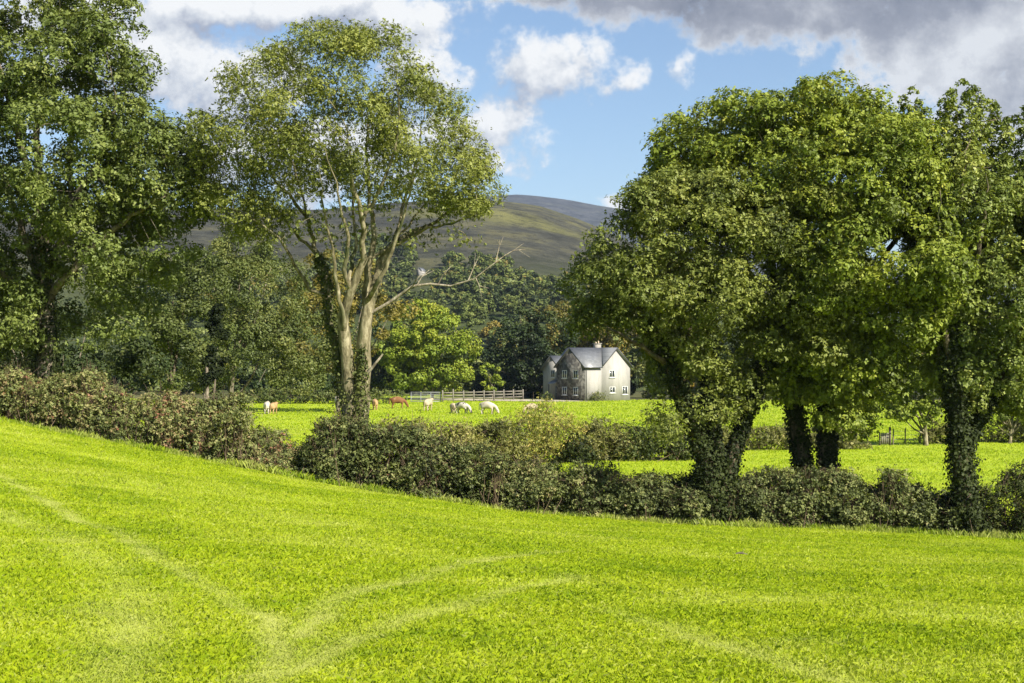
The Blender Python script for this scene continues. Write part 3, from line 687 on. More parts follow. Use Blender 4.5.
mid_tree('bronze_topped_tree', 'bronze topped broad tree rising behind the house roof', 'tree', 585, 396, 252,
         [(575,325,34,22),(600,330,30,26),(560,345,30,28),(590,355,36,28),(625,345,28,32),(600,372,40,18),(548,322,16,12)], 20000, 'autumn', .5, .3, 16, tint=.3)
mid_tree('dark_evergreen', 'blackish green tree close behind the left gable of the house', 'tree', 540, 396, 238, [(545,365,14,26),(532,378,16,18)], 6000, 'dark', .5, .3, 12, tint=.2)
mid_tree('house_side_tree', 'olive tree just right of the house wall', 'tree', 648, 398, 240, [(645,360,16,24),(660,350,18,28),(650,380,18,14)], 9000, 'olive', .46, .28, 14, tint=.45)
for i, (px, w, h) in enumerate([(690,30,56),(730,34,66),(775,36,62),(820,38,70),(868,34,64),(915,38,72),(960,36,66),(1010,40,70),(1060,40,74)]):
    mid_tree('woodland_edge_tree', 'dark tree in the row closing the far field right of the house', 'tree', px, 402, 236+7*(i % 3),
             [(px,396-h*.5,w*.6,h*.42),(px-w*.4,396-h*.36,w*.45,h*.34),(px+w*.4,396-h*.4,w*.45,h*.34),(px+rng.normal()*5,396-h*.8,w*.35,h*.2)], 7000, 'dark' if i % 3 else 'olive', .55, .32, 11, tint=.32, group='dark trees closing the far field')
for i, (px, w, h) in enumerate([(250,26,40),(285,24,34),(315,22,36),(345,22,30)]):
    mid_tree('field_edge_tree', 'low dark tree at the far edge of the cow field behind the pale trunks', 'tree', px, 402, 214+4*(i % 2),
             [(px,398-h*.5,w*.6,h*.42),(px-w*.4,398-h*.36,w*.45,h*.34),(px+w*.4,398-h*.4,w*.45,h*.34)], 5000, 'dark', .5, .3, 10, tint=.45, group='low dark trees at the cow field edge')
# small trees near the field gate
mid_tree('young_field_tree', 'small broad leaved tree beside the gate in the second hedge', 'tree', 926, 447, 104,
         [(905,385,30,24),(925,370,30,22),(890,402,20,18),(945,392,22,22),(915,410,24,14),(900,365,22,16)], 12000, 'dome', .26, .16, 14, r=.22, bark=BARK_ASH, forks=7, tint=.35)
mid_tree('crooked_tree', 'small crooked pale-stemmed tree past the dark ivy trunk', 'tree', 1008, 440, 107, [(995,395,28,22),(1020,388,26,24),(1040,400,22,22),(985,410,18,12)], 9000, 'poplar', .26, .16, 14, r=.17, bark=BARK_ASH, forks=9, tint=.35)

# ------------------------------------------------------------------ valley woods
def wood_variant(n, leafname, seed, L):
    c = [(np.array([0, 0, 5.2]), np.array([3.6, 3.6, 3.6])), (np.array([1.6, .5, 6.6]), np.array([2.6, 2.6, 2.4])), (np.array([-1.8, -.3, 5.0]), np.array([2.6, 2.6, 2.6])), (np.array([.2, .8, 3.4]), np.array([3.6, 3.4, 2.6]))]
    c = [(a+rng.normal(size=3)*.5, b*rng.uniform(.85, 1.15)) for a, b in c]
    return crown_leaves(c, n, L, L*.62, 9, 'woodland_tree', LEAF[leafname], None, tint_mid=.48, tint_var=.34)
variants = [wood_variant(2600, nm, k, .85) for k, nm in enumerate(['wood', 'olive', 'wood', 'autumn', 'dark', 'sycamore'])]
far_variants = [wood_variant(760, nm, k, 1.25) for k, nm in enumerate(['wood', 'dark', 'wood', 'autumn'])]
used = [False]*len(variants)
def ground_z(x, y): return max(Hs(x, y), float(HILL(np.array([x]), np.array([y]))[0]) if y > 326 else -99)
spots = []
for i in range(230):
    y = 262+ (i/230)**1.3*390; px = 130+rng.uniform(0, 1)*560 if i % 5 else 640+rng.uniform(0, 1)*460
    x = (px-512)/F*y
    if abs(px-421) < 11 and y > 520: continue
    if all((x-a)**2+(y-b)**2 > 5.5**2 for a, b in spots): spots.append((x, y))
for i, (x, y) in enumerate(spots):
    k = rng.choice(len(variants), p=[.26, .2, .2, .08, .16, .10])
    o = variants[k] if not used[k] else variants[k].copy()
    if used[k]: COL.objects.link(o)
    used[k] = True
    s = rng.uniform(.75, 1.25); o.location = (x, y, ground_z(x, y)-.5); o.scale = (s, s, s*rng.uniform(.85, 1.15)); o.rotation_euler = (0, 0, rng.uniform(0, 6.28))
    tag(o, 'rounded tree in the wooded valley between the far field and the hill', 'tree', 'trees in the wooded valley')
for k, v_ in enumerate(variants):
    if not used[k]: bpy.data.objects.remove(v_)
# the far wood higher on the slope reads as one mass: one object
def far_wood():
    V, T, MI = [], [], []
    src = []
    for o in far_variants:
        me = o.data; a = np.zeros(len(me.vertices)*3, np.float32); me.vertices.foreach_get('co', a)
        t = np.zeros(len(me.vertices), np.float32); me.attributes['tint'].data.foreach_get('value', t); src.append((a.reshape(-1, 3), t))
    n = 0
    for q in range(1150):
        y = 540+rng.uniform()**.9*560; px = rng.uniform(120, 690); x = (px-512)/F*y
        if abs(px-421) < 11 and 590 < y < 752: continue
        edge = 790+60*math.sin(px*.021)+55*math.sin(px*.053+1)
        if y > edge and True: continue
        if y > 760 and float(wob(np.array([[x, y, 0.]]), 130.)[0]) > .8: continue
        a, t = src[rng.integers(len(src))]; s = rng.uniform(.7, 1.25); th = rng.uniform(0, 6.28); c_, s_ = math.cos(th), math.sin(th)
        w = a*s; w = np.stack([w[:, 0]*c_-w[:, 1]*s_, w[:, 0]*s_+w[:, 1]*c_, w[:, 2]*rng.uniform(.8, 1.2)], 1)+np.array([x, y, ground_z(x, y)-1.0])
        V.append(w); T.append(np.clip(t+rng.normal()*.16, 0, 1)); n += 1
    V = np.vstack(V); T = np.concatenate(T)
    me = raw_mesh('far_woodland', V, np.full(len(V)//4, 4), np.arange(len(V)), {'tint': T})
    o = link('far_woodland', me, LEAF['wood']); tag(o, 'dark mixed woodland covering the lower slope of the hill', 'woodland', kind='stuff')
    for o in far_variants: bpy.data.objects.remove(o)
far_wood()

# ------------------------------------------------------------------ hedges and bushes
def bush_leaves(ells, n, L, Wd, mat, name, parent, tint_mid=.4, tint_var=.18, shag=.12, lsize=(.13, .40)):
    """leafy lumps over the skins of a union of ellipsoids (centre, radii)"""
    ar = np.array([r_[0]*r_[2]+r_[1]*r_[2]+r_[0]*r_[1] for _, r_ in ells]); nl = int(min(2600, max(24, 1.3*ar.sum()*4/(np.mean(lsize)**2*3.1))))
    k = rng.choice(len(ells), nl*2, p=ar/ar.sum()); C0 = np.array([e[0] for e in ells]); R0 = np.array([e[1] for e in ells])
    u = unit(rng.normal(size=(len(k), 3))); C = C0[k]+u*R0[k]*rng.uniform(.78, 1.02, len(k))[:, None]
    q = C[:, 2] > H(C[:, 0], C[:, 1])-.05
    for c, r_ in ells: q &= (((C-c)/r_)**2).sum(1) > .35
    C = C[q][:nl]; lr = lsize[0]+(lsize[1]-lsize[0])*rng.uniform(0, 1, len(C))**1.6
    return lump_leaves(C, lr, n, L, Wd, mat, name, np.mean(C0, axis=0)-np.array([0, 0, 4.]), tint_mid, tint_var, fuzz=shag*2.4, up=.35, outw=.8, clip=True)
def stems_mesh(ells, n, name, parent, out=.35, thick=.012):
    mb = MB()
    for q in range(n):
        c, r = ells[rng.integers(len(ells))]
        b = np.array([c[0]+rng.normal()*r[0]*.6, c[1]+rng.normal()*r[1]*.5, 0.]); b[2] = Hs(b[0], b[1])-.03
        u = unit(np.array([rng.normal()*.8, rng.normal()*.7-.2, abs(rng.normal())+.5])); e = c+u*r*(1+abs(rng.normal())*out*.5)
        m_ = (b+e)/2+np.array([0, 0, .15])+rng.normal(size=3)*.12
        mb.tube([b, m_, e, e+(u+rng.normal(size=3)*.5-np.array([0, 0, .3]))*out*.6], [thick*1.6, thick, thick*.7, thick*.3], 3)
    return mb.build(name, STEMS, parent, smooth=True)
def hedge(name, label, top_px, n, leaf='bramble', cat='hedge', depth=1.1, L=.105, Wd=.062, tint=.4, lean=0., tv=.18, step=.75, back=1.25):
    """hedge along the foot of the near field; top_px = [(px, py of its top)]"""
    tp = np.array(top_px, float); ells = []
    x0 = (tp[0, 0]-512)/F*55; x1 = (tp[-1, 0]-512)/F*53
    x = x0
    while x <= x1:
        D = float(hedge_d(x)); px = 512+F*x/D; top = -(np.interp(px, tp[:, 0], tp[:, 1])-HZ)/F*(D+back); zg = Hs(x, D+.6)
        h = max(.5, top-zg+rng.normal()*.12)
        hh = h*rng.uniform(.80, 1.08); ells.append((np.array([x, D+back+rng.normal()*.3, zg+hh*.52]), np.array([rng.uniform(.5, 1.0), depth*rng.uniform(.7, 1.15), hh*.5])))
        ells.append((np.array([x+rng.normal()*.3, D+back-.55+rng.normal()*.15, zg+h*.27]), np.array([rng.uniform(.35, .8), rng.uniform(.45, .85), h*rng.uniform(.26, .42)])))
        if rng.uniform() < .5:
            s = rng.uniform(.3, .5); ells.append((np.array([x+rng.normal()*.4, D+back+rng.normal()*.5, zg+h*.86]), np.array([s*1.2, s, s])))
        x += step*rng.uniform(.7, 1.2)
    c = ells[len(ells)//2][0]; root = empty(name, (float(c[0]), float(c[1]), Hs(c[0], c[1]))); tag(root, label, cat)
    child(bush_leaves(ells, n, L, Wd, LEAF[leaf], 'foliage', None, tint, tv*1.5), root)
    child(stems_mesh(ells, max(30, n//110), 'stems', None), root)
    return root
hedge('bramble_hedge', 'brown and green bramble hedge running downhill under the left tree', [(-90,352),(0,366),(40,372),(100,384),(140,392),(200,402),(222,405),(236,413),(250,432),(290,455)], 105000, tint=.54, tv=.22)
hedge('mixed_hedge', 'bushy green hedge round the foot of the pale forked trunks', [(300,455),(312,436),(335,418),(360,424),(385,424),(405,430),(430,434),(465,440),(490,452),(515,464),(532,470)], 85000, tint=.36)
hedge('shaded_hedge', 'low clipped dark hedge in shade left of the three-stemmed ivy tree', [(526,468),(560,468),(620,476),(690,484),(705,492)], 60000, tint=.40, depth=1.2)
hedge('silvery_hedge', 'grey green sunlit hedge between the two-trunked dome tree and the edge trunk', [(742,490),(765,475),(800,477),(850,478),(900,482),(935,487),(955,494)], 75000, leaf='bramble', tint=.36, tv=.12)
hedge('holly_hedge', 'darkest shiny hedge at the right edge below the spiky topped tree', [(985,500),(1010,480),(1040,466),(1090,455),(1200,460)], 40000, leaf='ivy', tint=.5)
hedge('ivy_bush', 'low ivy bush round the foot of the three-stemmed trunk', [(684,488),(700,470),(722,476),(742,490)], 16000, leaf='ivy', tint=.5, cat='bush')
hedge('trunk_foot_bush', 'low dark bush at the foot of the right edge ivy trunk', [(940,500),(962,486),(988,500)], 15000, leaf='ivy', tint=.42, cat='bush')
hedge('dark_holly_bush', 'small dark shiny bush poking above the hedge just left of the pale trunks', [(318,424),(333,412),(350,428)], 9000, leaf='ivy', tint=.4, cat='bush', depth=.8)

def bush(name, label, px, py_base, d, blobs_px, n, leaf, L, Wd, tint=.45, group=None, shag=.15, cat='bush'):
    x = (px-512)/F*d; root = empty(name, (x, d, Hs(x, d))); tag(root, label, cat, group)
    ells = pxblobs(blobs_px, d)
    child(bush_leaves(ells, n, L, Wd, LEAF[leaf], 'foliage', None, tint, .26, shag, (.25, .65) if d < 150 else (.4, .9)), root)
    child(stems_mesh(ells, max(12, n//220), 'stems', None, .6, .018), root)
# second hedge, from left to right
bush('yellowing_scrub', 'yellowish scrub rising behind the hedge right of the pale trunks', 430, 466, 78, [(398,442,30,16),(430,440,30,15),(455,447,28,20),(420,452,44,17)], 15000, 'scrub', .14, .08, .5)
bush('leafy_scrub', 'dull green scrub joining the tall golden bush to the near hedge', 490, 466, 86, [(478,448,26,18),(500,445,22,19),(490,457,34,12)], 11000, 'scrub', .15, .09, .36)
bush('golden_bush', 'tallest golden brown bush in the second hedge left of the house', 545, 465, 88, [(545,429,28,20),(528,440,28,20),(562,441,24,20),(545,454,42,12)], 16000, 'gorse', .15, .06, .62, shag=.3)
bush('dark_low_bush', 'little dark bush right of the tallest golden bush', 575, 466, 87, [(572,455,12,12),(582,460,12,8)], 4000, 'ivy', .15, .10, .35)
bush('brown_tinged_bush', 'brown tinged bush in the second hedge below the house', 605, 464, 89, [(606,436,18,14),(600,448,22,16),(618,452,20,12)], 10000, 'scrub', .15, .08, .42, shag=.2)
bush('rounded_green_bush', 'rounded dark green bushes ending the second hedge at the three ivy trunks', 655, 464, 89, [(640,447,20,16),(664,446,20,15),(652,456,36,10),(685,449,18,14)], 13000, 'olive', .15, .09, .36)
bush('hedge_between_trunks', 'low scrub hedge seen between the ivy clad trunks', 755, 452, 99, [(740,440,20,12),(762,441,18,11),(782,442,14,12),(720,441,18,12)], 9000, 'scrub', .16, .09, .34, cat='hedge')
bush('hedge_end_bush', 'round scrubby bush ending the hedge just left of the gate', 848, 450, 100, [(840,438,16,12),(858,442,14,9),(825,440,14,11)], 7000, 'scrub', .16, .09, .3)
bush('hedge_past_gate', 'dull green bush right of the small gate tree', 940, 446, 106, [(940,436,14,10),(955,437,12,9)], 5000, 'scrub', .16, .09, .3)
bush('hedge_far_right', 'low hedge on the far right past the dark ivy trunk', 1000, 443, 108, [(985,434,16,10),(1005,432,18,11),(1030,432,20,12),(1060,432,24,12)], 9000, 'scrub', .16, .09, .32, cat='hedge')
bush('field_edge_scrub', 'rough scrub strip along the far left edge of the cow field', 290, 405, 205, [(255,398,22,6),(290,397,26,7),(325,398,20,5),(350,397,18,6),(385,397,18,6)], 8000, 'olive', .3, .2, .4, cat='scrub')
bush('house_shrub', 'small shrub against the pale house wall', 597, 401, 219.3, [(596,397.6,4,2.6),(600,398,3,2.4)], 700, 'olive', .2, .12, .5)
bush('yard_shrub', 'dark shrub beside the porch of the house', 547, 400, 214, [(547,398,2.6,2.6)], 300, 'dark', .2, .12, .5)

# ------------------------------------------------------------------ house
def stone_material():
    m, N, out = material('rubble_stone'); p = principled(N, out, .9, .2)
    tc = N.node('ShaderNodeTexCoord'); v = N.node('ShaderNodeTexVoronoi'); v.inputs['Scale'].default_value = 2.6; N.link(tc.outputs['Object'], v.inputs['Vector'])
    s = N.node('ShaderNodeSeparateColor'); N.link(v.outputs['Color'], s.inputs[0])
    c = N.ramp(s.outputs[0], [(0,(0.045,0.043,0.041)),(.5,(0.085,0.081,0.076)),(1,(0.17,0.163,0.15))]); N.link(c, p.inputs['Base Color'])
    b = N.node('ShaderNodeBump'); b.inputs['Strength'].default_value = .6; b.inputs['Distance'].default_value = .04; N.link(v.outputs['Distance'], b.inputs['Height']); N.link(b.outputs[0], p.inputs['Normal'])
    return m
def slate_material():
    m, N, out = material('slate'); p = principled(N, out, .42, .5)
    tc = N.node('ShaderNodeTexCoord'); b = N.node('ShaderNodeTexBrick'); b.inputs['Scale'].default_value = 1.0
    mp = N.node('ShaderNodeMapping'); N.link(tc.outputs['Object'], mp.inputs[0]); mp.inputs['Rotation'].default_value = (1.57, 0, 0); N.link(mp.outputs[0], b.inputs['Vector'])
    b.inputs['Brick Width'].default_value = .5; b.inputs['Row Height'].default_value = .22; b.inputs['Mortar Size'].default_value = .008
    b.inputs['Color1'].default_value = (0.125,0.13,0.137,1); b.inputs['Color2'].default_value = (0.17,0.175,0.182,1); b.inputs['Mortar'].default_value = (0.07,0.075,0.085,1)
    n = N.noise(tc.outputs['Object'], .8, 4); N.link(N.mix(N.m('MULTIPLY', N.ss(n, .5, .7), .4), b.outputs[0], (0.11,0.12,0.12)), p.inputs['Base Color'])
    return m
def render_wall_material():
    m, N, out = material('pale_render'); p = principled(N, out, .9, .2)
    tc = N.node('ShaderNodeTexCoord'); mp = N.node('ShaderNodeMapping'); mp.inputs['Scale'].default_value = (1, 1, .25); N.link(tc.outputs['Object'], mp.inputs[0])
    n = N.noise(mp.outputs[0], 1.3, 6, .65); c = N.ramp(n, [(.3,(0.235,0.226,0.212)),(.55,(0.295,0.284,0.267)),(.8,(0.325,0.314,0.297))])
    sx = N.node('ShaderNodeSeparateXYZ'); N.link(tc.outputs['Object'], sx.inputs[0])
    c = N.mix(N.m('MULTIPLY', N.m('SUBTRACT', 1.0, N.ss(sx.outputs[2], .1, 1.0)), N.m('MULTIPLY', N.ss(n, .4, .65), .2)), c, (0.26,0.245,0.21)); N.link(c, p.inputs['Base Color'])
    return m
STONE, SLATE, RENDER = stone_material(), slate_material(), render_wall_material()
WHITE = plain('white_upvc', (0.52,0.52,0.50), .4, .5, .05)
GLASS = plain('window_glass', (0.03,0.035,0.04), .06, .6, .2)
DARKTRIM = plain('dark_trim', (0.045,0.047,0.05), .5, .4, .2)
CONC = plain('concrete', (0.24,0.225,0.20), .9, .2, .2, 2)
BRASSY = plain('clay_pot', (0.42,0.33,0.24), .85, .2, .2, 4)
def house():
    cx, cy = (584.5-512)/F*219, 219.0; cz = -(400.2-HZ)/F*219
    root = empty('farmhouse', (cx, cy, cz), math.atan2(.64, .77)); tag(root, 'two storey grey roofed farmhouse with dark stone gable and pale rendered walls', 'house')
    bpy.context.view_layer.update()
    E, Rg, B = 5.25, 8.0, -.6          # eaves, ridge, below ground
    walls = MB()
    walls.prism([(3.6,0,B),(9.8,0,B),(9.8,0,E),(6.7,0,Rg-.05),(3.6,0,E)], (0,11.2,0))
    walls.prism([(.12,0,B),(3.597,0,B),(3.597,0,E),(.12,0,E)], (0,.3,0))
    walls.prism([(.12,.303,B),(.12,6.5,B),(.12,6.5,E),(.12,3.4,Rg-.05),(.12,.303,E+.2)], (3.4,0,0))
    walls.prism([(1.3,7.2,B),(1.3,11.2,B),(1.3,11.2,4.9),(1.3,9.2,6.75),(1.3,7.2,4.9)], (2.297,0,0))
    walls.build('wall', RENDER, root)
    st = MB(); st.prism([(0,-.02,B),(0,6.5,B),(0,6.5,E),(0,3.25,Rg-.03),(0,-.02,E)], (.117,0,0)); o = st.build('stone_gable', STONE, root); o['label'] = 'dark rubble stone gable wall'
    T = .16
    def roof(polys):
        r = MB()
        for q in polys: r.prism(q, (0, 0, -T))
        return r.build('roof', SLATE, root)
    ov = .35; k1 = (Rg-E)/3.25; k2 = (Rg-E)/3.1
    zT = .14
    zR = Rg+zT
    r1 = roof([[(-.3,3.25,zR),(6.7,3.25,zR),(3.6-.3,-ov,zR-k1*(3.25+ov)),(-.3,-ov,zR-k1*(3.25+ov))],
               [(-.3,3.252,zR),(6.7,3.252,zR),(3.6-.3,6.5+ov,zR-k1*(3.25+ov)),(-.3,6.5+ov,zR-k1*(3.25+ov))]])
    r2 = roof([[(6.7,-ov,zR+.01),(6.7,11.2+ov,zR+.01),(3.6-ov,11.2+ov,zR+.01-k2*(3.1+ov)),(3.6-ov,6.2,zR+.01-k2*(3.1+ov)),(6.68,3.25,zR+.005),(3.6+.0,-ov,zR+.01-k2*3.1)],
               [(6.702,-ov,zR+.01),(6.702,11.2+ov,zR+.01),(9.8+ov,11.2+ov,zR+.01-k2*(3.1+ov)),(9.8+ov,-ov,zR+.01-k2*(3.1+ov))]])
    k3 = (6.75-4.9)/2
    roof([[(1.0,9.2,6.9),(5.6,9.2,6.9),(3.4,7.2-ov,6.9-k3*(2+ov)),(1.0,7.2-ov,6.9-k3*(2+ov))], [(1.0,9.202,6.9),(5.6,9.202,6.9),(3.4,11.2+ov,6.9-k3*(2+ov)),(1.0,11.2+ov,6.9-k3*(2+ov))]])
    # barge boards on the gables
    for (x0, y0, z0, y1, z1) in ((-.33,-ov,zR-k1*(3.25+ov),3.25,zR),(-.33,6.5+ov,zR-k1*(3.25+ov),3.252,zR),(.96,7.2-ov,6.9-k3*(2+ov),9.2,6.9),(.96,11.2+ov,6.9-k3*(2+ov),9.202,6.9)):
        bb = MB(); bb.prism([(x0,y0,z0+.02),(x0,y1,z1+.02),(x0,y1,z1-.22),(x0,y0,z0-.22)], (.035,0,0)); bb.build('barge_board', DARKTRIM, root)
    for (x0, x1, z0) in ((9.8+ov, 6.702, zR-k2*(3.1+ov)), (3.6, 6.7, zR-k2*3.1)):
        bb = MB(); bb.prism([(x0,-ov-.04,z0+.03),(x1,-ov-.04,zR+.03),(x1,-ov-.04,zR-.2),(x0,-ov-.04,z0-.2)], (0,.035,0)); bb.build('barge_board', DARKTRIM, root)
    g = MB(); g.box(-.3,3.5,-ov-.12,-ov-.003,zR-k1*(3.25+ov)-.14,zR-k1*(3.25+ov)-.02); g.build('gutter', DARKTRIM, root)
    dp = MB(); dp.tube([(.3,-.09,E-.1),(.3,-.09,0)], [.06,.06], 6); dp.build('downpipe', DARKTRIM, root)
    ch = MB(); ch.box(6.2,7.2,3.9,4.7,Rg-.5,Rg+.75); ch.box(6.1,7.3,3.8,4.8,Rg+.753,Rg+.88)
    cho = ch.build('chimney', CONC, r2)
    for dx in (6.45, 6.95):
        pt = MB(); pt.tube([(dx,4.3,Rg+.88),(dx,4.3,Rg+1.25)], [.14,.11], 8); pt.build('chimney_pot', BRASSY, r2)
    def window(face, a, z0, w, h, plane):
        """face 'x': on a wall whose outside looks to -X; 'y': to -Y"""
        f = MB(); gl = MB(); si = MB(); t = .09
        def bx(m_, a0, a1, b0, b1, d0, d1):
            if face == 'x': m_.box(plane-d1, plane-d0, a0, a1, b0, b1)
            else: m_.box(a0, a1, plane-d1, plane-d0, b0, b1)
        bx(f, a, a+t, z0, z0+h, .0, .07); bx(f, a+w-t, a+w, z0, z0+h, .0, .07); bx(f, a+t, a+w-t, z0, z0+t, .0, .07); bx(f, a+t, a+w-t, z0+h-t, z0+h, .0, .07)
        bx(f, a+w/2-.04, a+w/2+.04, z0+t, z0+h-t, .0, .065)
        bx(gl, a+t, a+w-t, z0+t, z0+h-t, .004, .02); bx(si, a-.12, a+w+.12, z0-.12, z0-.003, .0, .13)
        fo = f.build('window', WHITE, root); gl.build('pane', GLASS, fo); si.build('sill', WHITE, fo)
    for a in (1.45, 4.05):
        for z0 in (.75, 3.35): window('x', a, z0, 1.05, 1.25, 0.0)
    window('y', 5.25, 3.45, 1.15, 1.15, 0.0); window('y', 5.3, 1.05, 1.2, .95, 0.0); window('y', 8.05, .75, 1.15, 1.3, 0.0)
    window('x', 8.3, 3.4, 1.0, 1.2, 1.3)
    # porch in the corner left of the stone gable
    pr = MB(); pr.prism([(-.6,6.53,2.5),(-.6,8.1,2.5),(1.3,8.1,3.3),(1.3,6.53,3.3)], (0,0,-.12)); pr.build('porch_roof', SLATE, root)
    pw = MB(); pw.box(-.45,-.33,7.85,7.97,B,2.36); pw.build('porch_post', DARKTRIM, root)
    dr = MB(); dr.box(1.24,1.297,7.25,8.15,.1,2.1); do = dr.build('door', DARKTRIM, root)
    hd = MB(); hd.box(1.2,1.237,7.95,8.0,1.0,1.12); hd.build('handle', WHITE, do)
    # little gravel apron round the house
    return root
HOUSE = house()
gp = MB(); gp.poly([(-14.5,222,Hs(-14.5,222)+.05),(6.0,216.5,Hs(6,216.5)+.05),(12.6,216.5,Hs(12.6,216.5)+.05),(6,226,Hs(6,226)+.1),(-14.5,225.5,Hs(-14.5,225.5)+.1)])
tag(gp.build('gravel_path', plain('gravel', (0.34,0.30,0.24), .95, .1, .3, 4), None), kind='structure')

# ------------------------------------------------------------------ fences
GALV = plain('galvanised_steel', (0.22,0.23,0.235), .5, .5, .2, 3); GALV.node_tree.nodes['Principled BSDF'].inputs['Metallic'].default_value = .6
WOODP = plain('weathered_wood', (0.17,0.155,0.13), .9, .15, .4, 6)
DARKPOST = plain('dark_post', (0.10,0.085,0.065), .9, .15, .4, 6)
def line_fence():
    d = 213.0
    a = np.array([(411-512)/F*d, d]); b = np.array([(441-512)/F*d, d-1]); zz = lambda q: Hs(q[0], q[1])
    root = empty('sheep_hurdle', (a[0], a[1], zz(a))); tag(root, 'grey metal hurdle panel joining the left end of the rail fence', 'fence'); fr = MB(); inf = MB()
    n = 3
    for i in range(n+1):
        q = a+(b-a)*i/n; fr.tube([(q[0], q[1], zz(q)-.1), (q[0], q[1], zz(q)+1.55)], [.05, .05], 5)
    for h in (1.5, .12): fr.tube([(a[0], a[1], zz(a)+h), (b[0], b[1], zz(b)+h)], [.045, .045], 5)
    for i in range(34):
        q = a+(b-a)*(i+.5)/34; inf.tube([(q[0], q[1], zz(q)+.12), (q[0], q[1], zz(q)+1.5)], [.014, .014], 4)
    for h in (.45, .8, 1.15): inf.tube([(a[0], a[1], zz(a)+h), (b[0], b[1], zz(b)+h)], [.016, .016], 4)
    child(fr.build('frame', GALV, None), root); child(inf.build('mesh_infill', GALV, None), root)
    a = np.array([(443-512)/F*d, d-1.2]); b = np.array([(523-512)/F*225, 225.]); root = empty('rail_fence', (a[0], a[1], zz(a))); tag(root, 'weathered wooden post and rail fence across the back of the cow field', 'fence')
    n = 8
    for i in range(n+1):
        q = a+(b-a)*i/n; m_ = MB(); m_.box(q[0]-.09, q[0]+.09, q[1]-.09, q[1]+.09, zz(q)-.2, zz(q)+1.75+.1*rng.normal()); child(m_.build('post', WOODP, None), root)
    for h in (.45, .9, 1.35):
        m_ = MB()
        for i in range(n):
            q = a+(b-a)*i/n; r = a+(b-a)*(i+1)/n; m_.prism([(q[0]+.1, q[1]-.05, zz(q)+h), (r[0]-.1, r[1]-.05, zz(r)+h), (r[0]-.1, r[1]-.05, zz(r)+h+.15), (q[0]+.1, q[1]-.05, zz(q)+h+.15)], (0, .05, 0))
        child(m_.build('rail', WOODP, None), root)
line_fence()
def gate():
    d = 104.; x = (884-512)/F*d; z = Hs(x, d)
    root = empty('field_gate', (x, d, z)); tag(root, 'small grey board gate hung on a tall dark post in the second hedge', 'gate')
    m_ = MB()
    for i in range(4): m_.box(-.22+i*.14, -.10+i*.14, -.03, 0, .12, .92)
    m_.box(-.24, .34, .003, .04, .25, .35); m_.box(-.24, .34, .003, .04, .7, .8); m_.build('board_panel', WOODP, root)
    m_ = MB(); m_.box(.36, .50, -.07, .07, -.2, 1.35); m_.build('tall_post', DARKPOST, root)
    m_ = MB(); m_.box(-.36, -.27, -.05, .05, -.2, .95); m_.build('short_post', DARKPOST, root)
    m_ = MB(); m_.box(.18, .36, -.045, -.033, .55, .63); m_.build('latch', DARKTRIM, root)
    pts = [(893,104.5),(905,105),(920,106),(932,106.5)]
    fr = empty('wire_fence', ((893-512)/F*104.5, 104.5, Hs((893-512)/F*104.5, 104.5))); tag(fr, 'wire fence on thin stakes between the gate and the small tree', 'fence')
    W_ = []
    for px, dd in pts:
        xx = (px-512)/F*dd; zz = Hs(xx, dd); m2 = MB(); m2.tube([(xx, dd, zz-.2), (xx+.02, dd, zz+1.2)], [.05, .045], 6); child(m2.build('post', DARKPOST, None), fr); W_.append((xx, dd-.05, zz))
    m2 = MB()
    for h in (.4, .7, 1.0): m2.tube([(p[0], p[1], p[2]+h) for p in W_], [.012]*len(W_), 4)
    child(m2.build('wire', GALV, None), fr)
gate()
def cottage():
    d = 745.; x = (421-512)/F*d; z = ground_z(x, d)
    root = empty('white_cottage', (x, d, z+.3), 1.1); root.scale = (.5, .62, .62); tag(root, 'tiny white cottage among the trees on the distant hillside', 'house')
    m_ = MB(); m_.prism([(-4,-2.5,-4),(-4,2.5,-4),(-4,2.5,3.2),(-4,0,5.6),(-4,-2.5,3.2)], (8,0,0)); m_.build('wall', RENDER, root)
    r = MB(); r.prism([(-4.3,0,5.85),(4.3,0,5.85),(4.3,-2.9,3.05),(-4.3,-2.9,3.05)], (0,0,-.2)); r.prism([(-4.3,.003,5.85),(4.3,.003,5.85),(4.3,2.9,3.05),(-4.3,2.9,3.05)], (0,0,-.2)); r.build('roof', SLATE, root)
cottage()
sx, sy = on_ground(741, 556)
m_ = MB(); m_.tube([(-.22,0,.07),(-.05,.03,.11),(.1,.0,.09),(.24,-.04,.06)], [.03,.045,.04,.02], 7); m_.tube([(.02,.01,.1),(.08,-.05,.2)], [.02,.01], 5)
fb = m_.build('fallen_branch', DARKPOST, None, smooth=True); fb.scale = (.6,.6,.6); fb.location = (sx, sy, Hs(sx, sy)); tag(fb, 'short dark fallen stick lying in the open grass', 'stick')

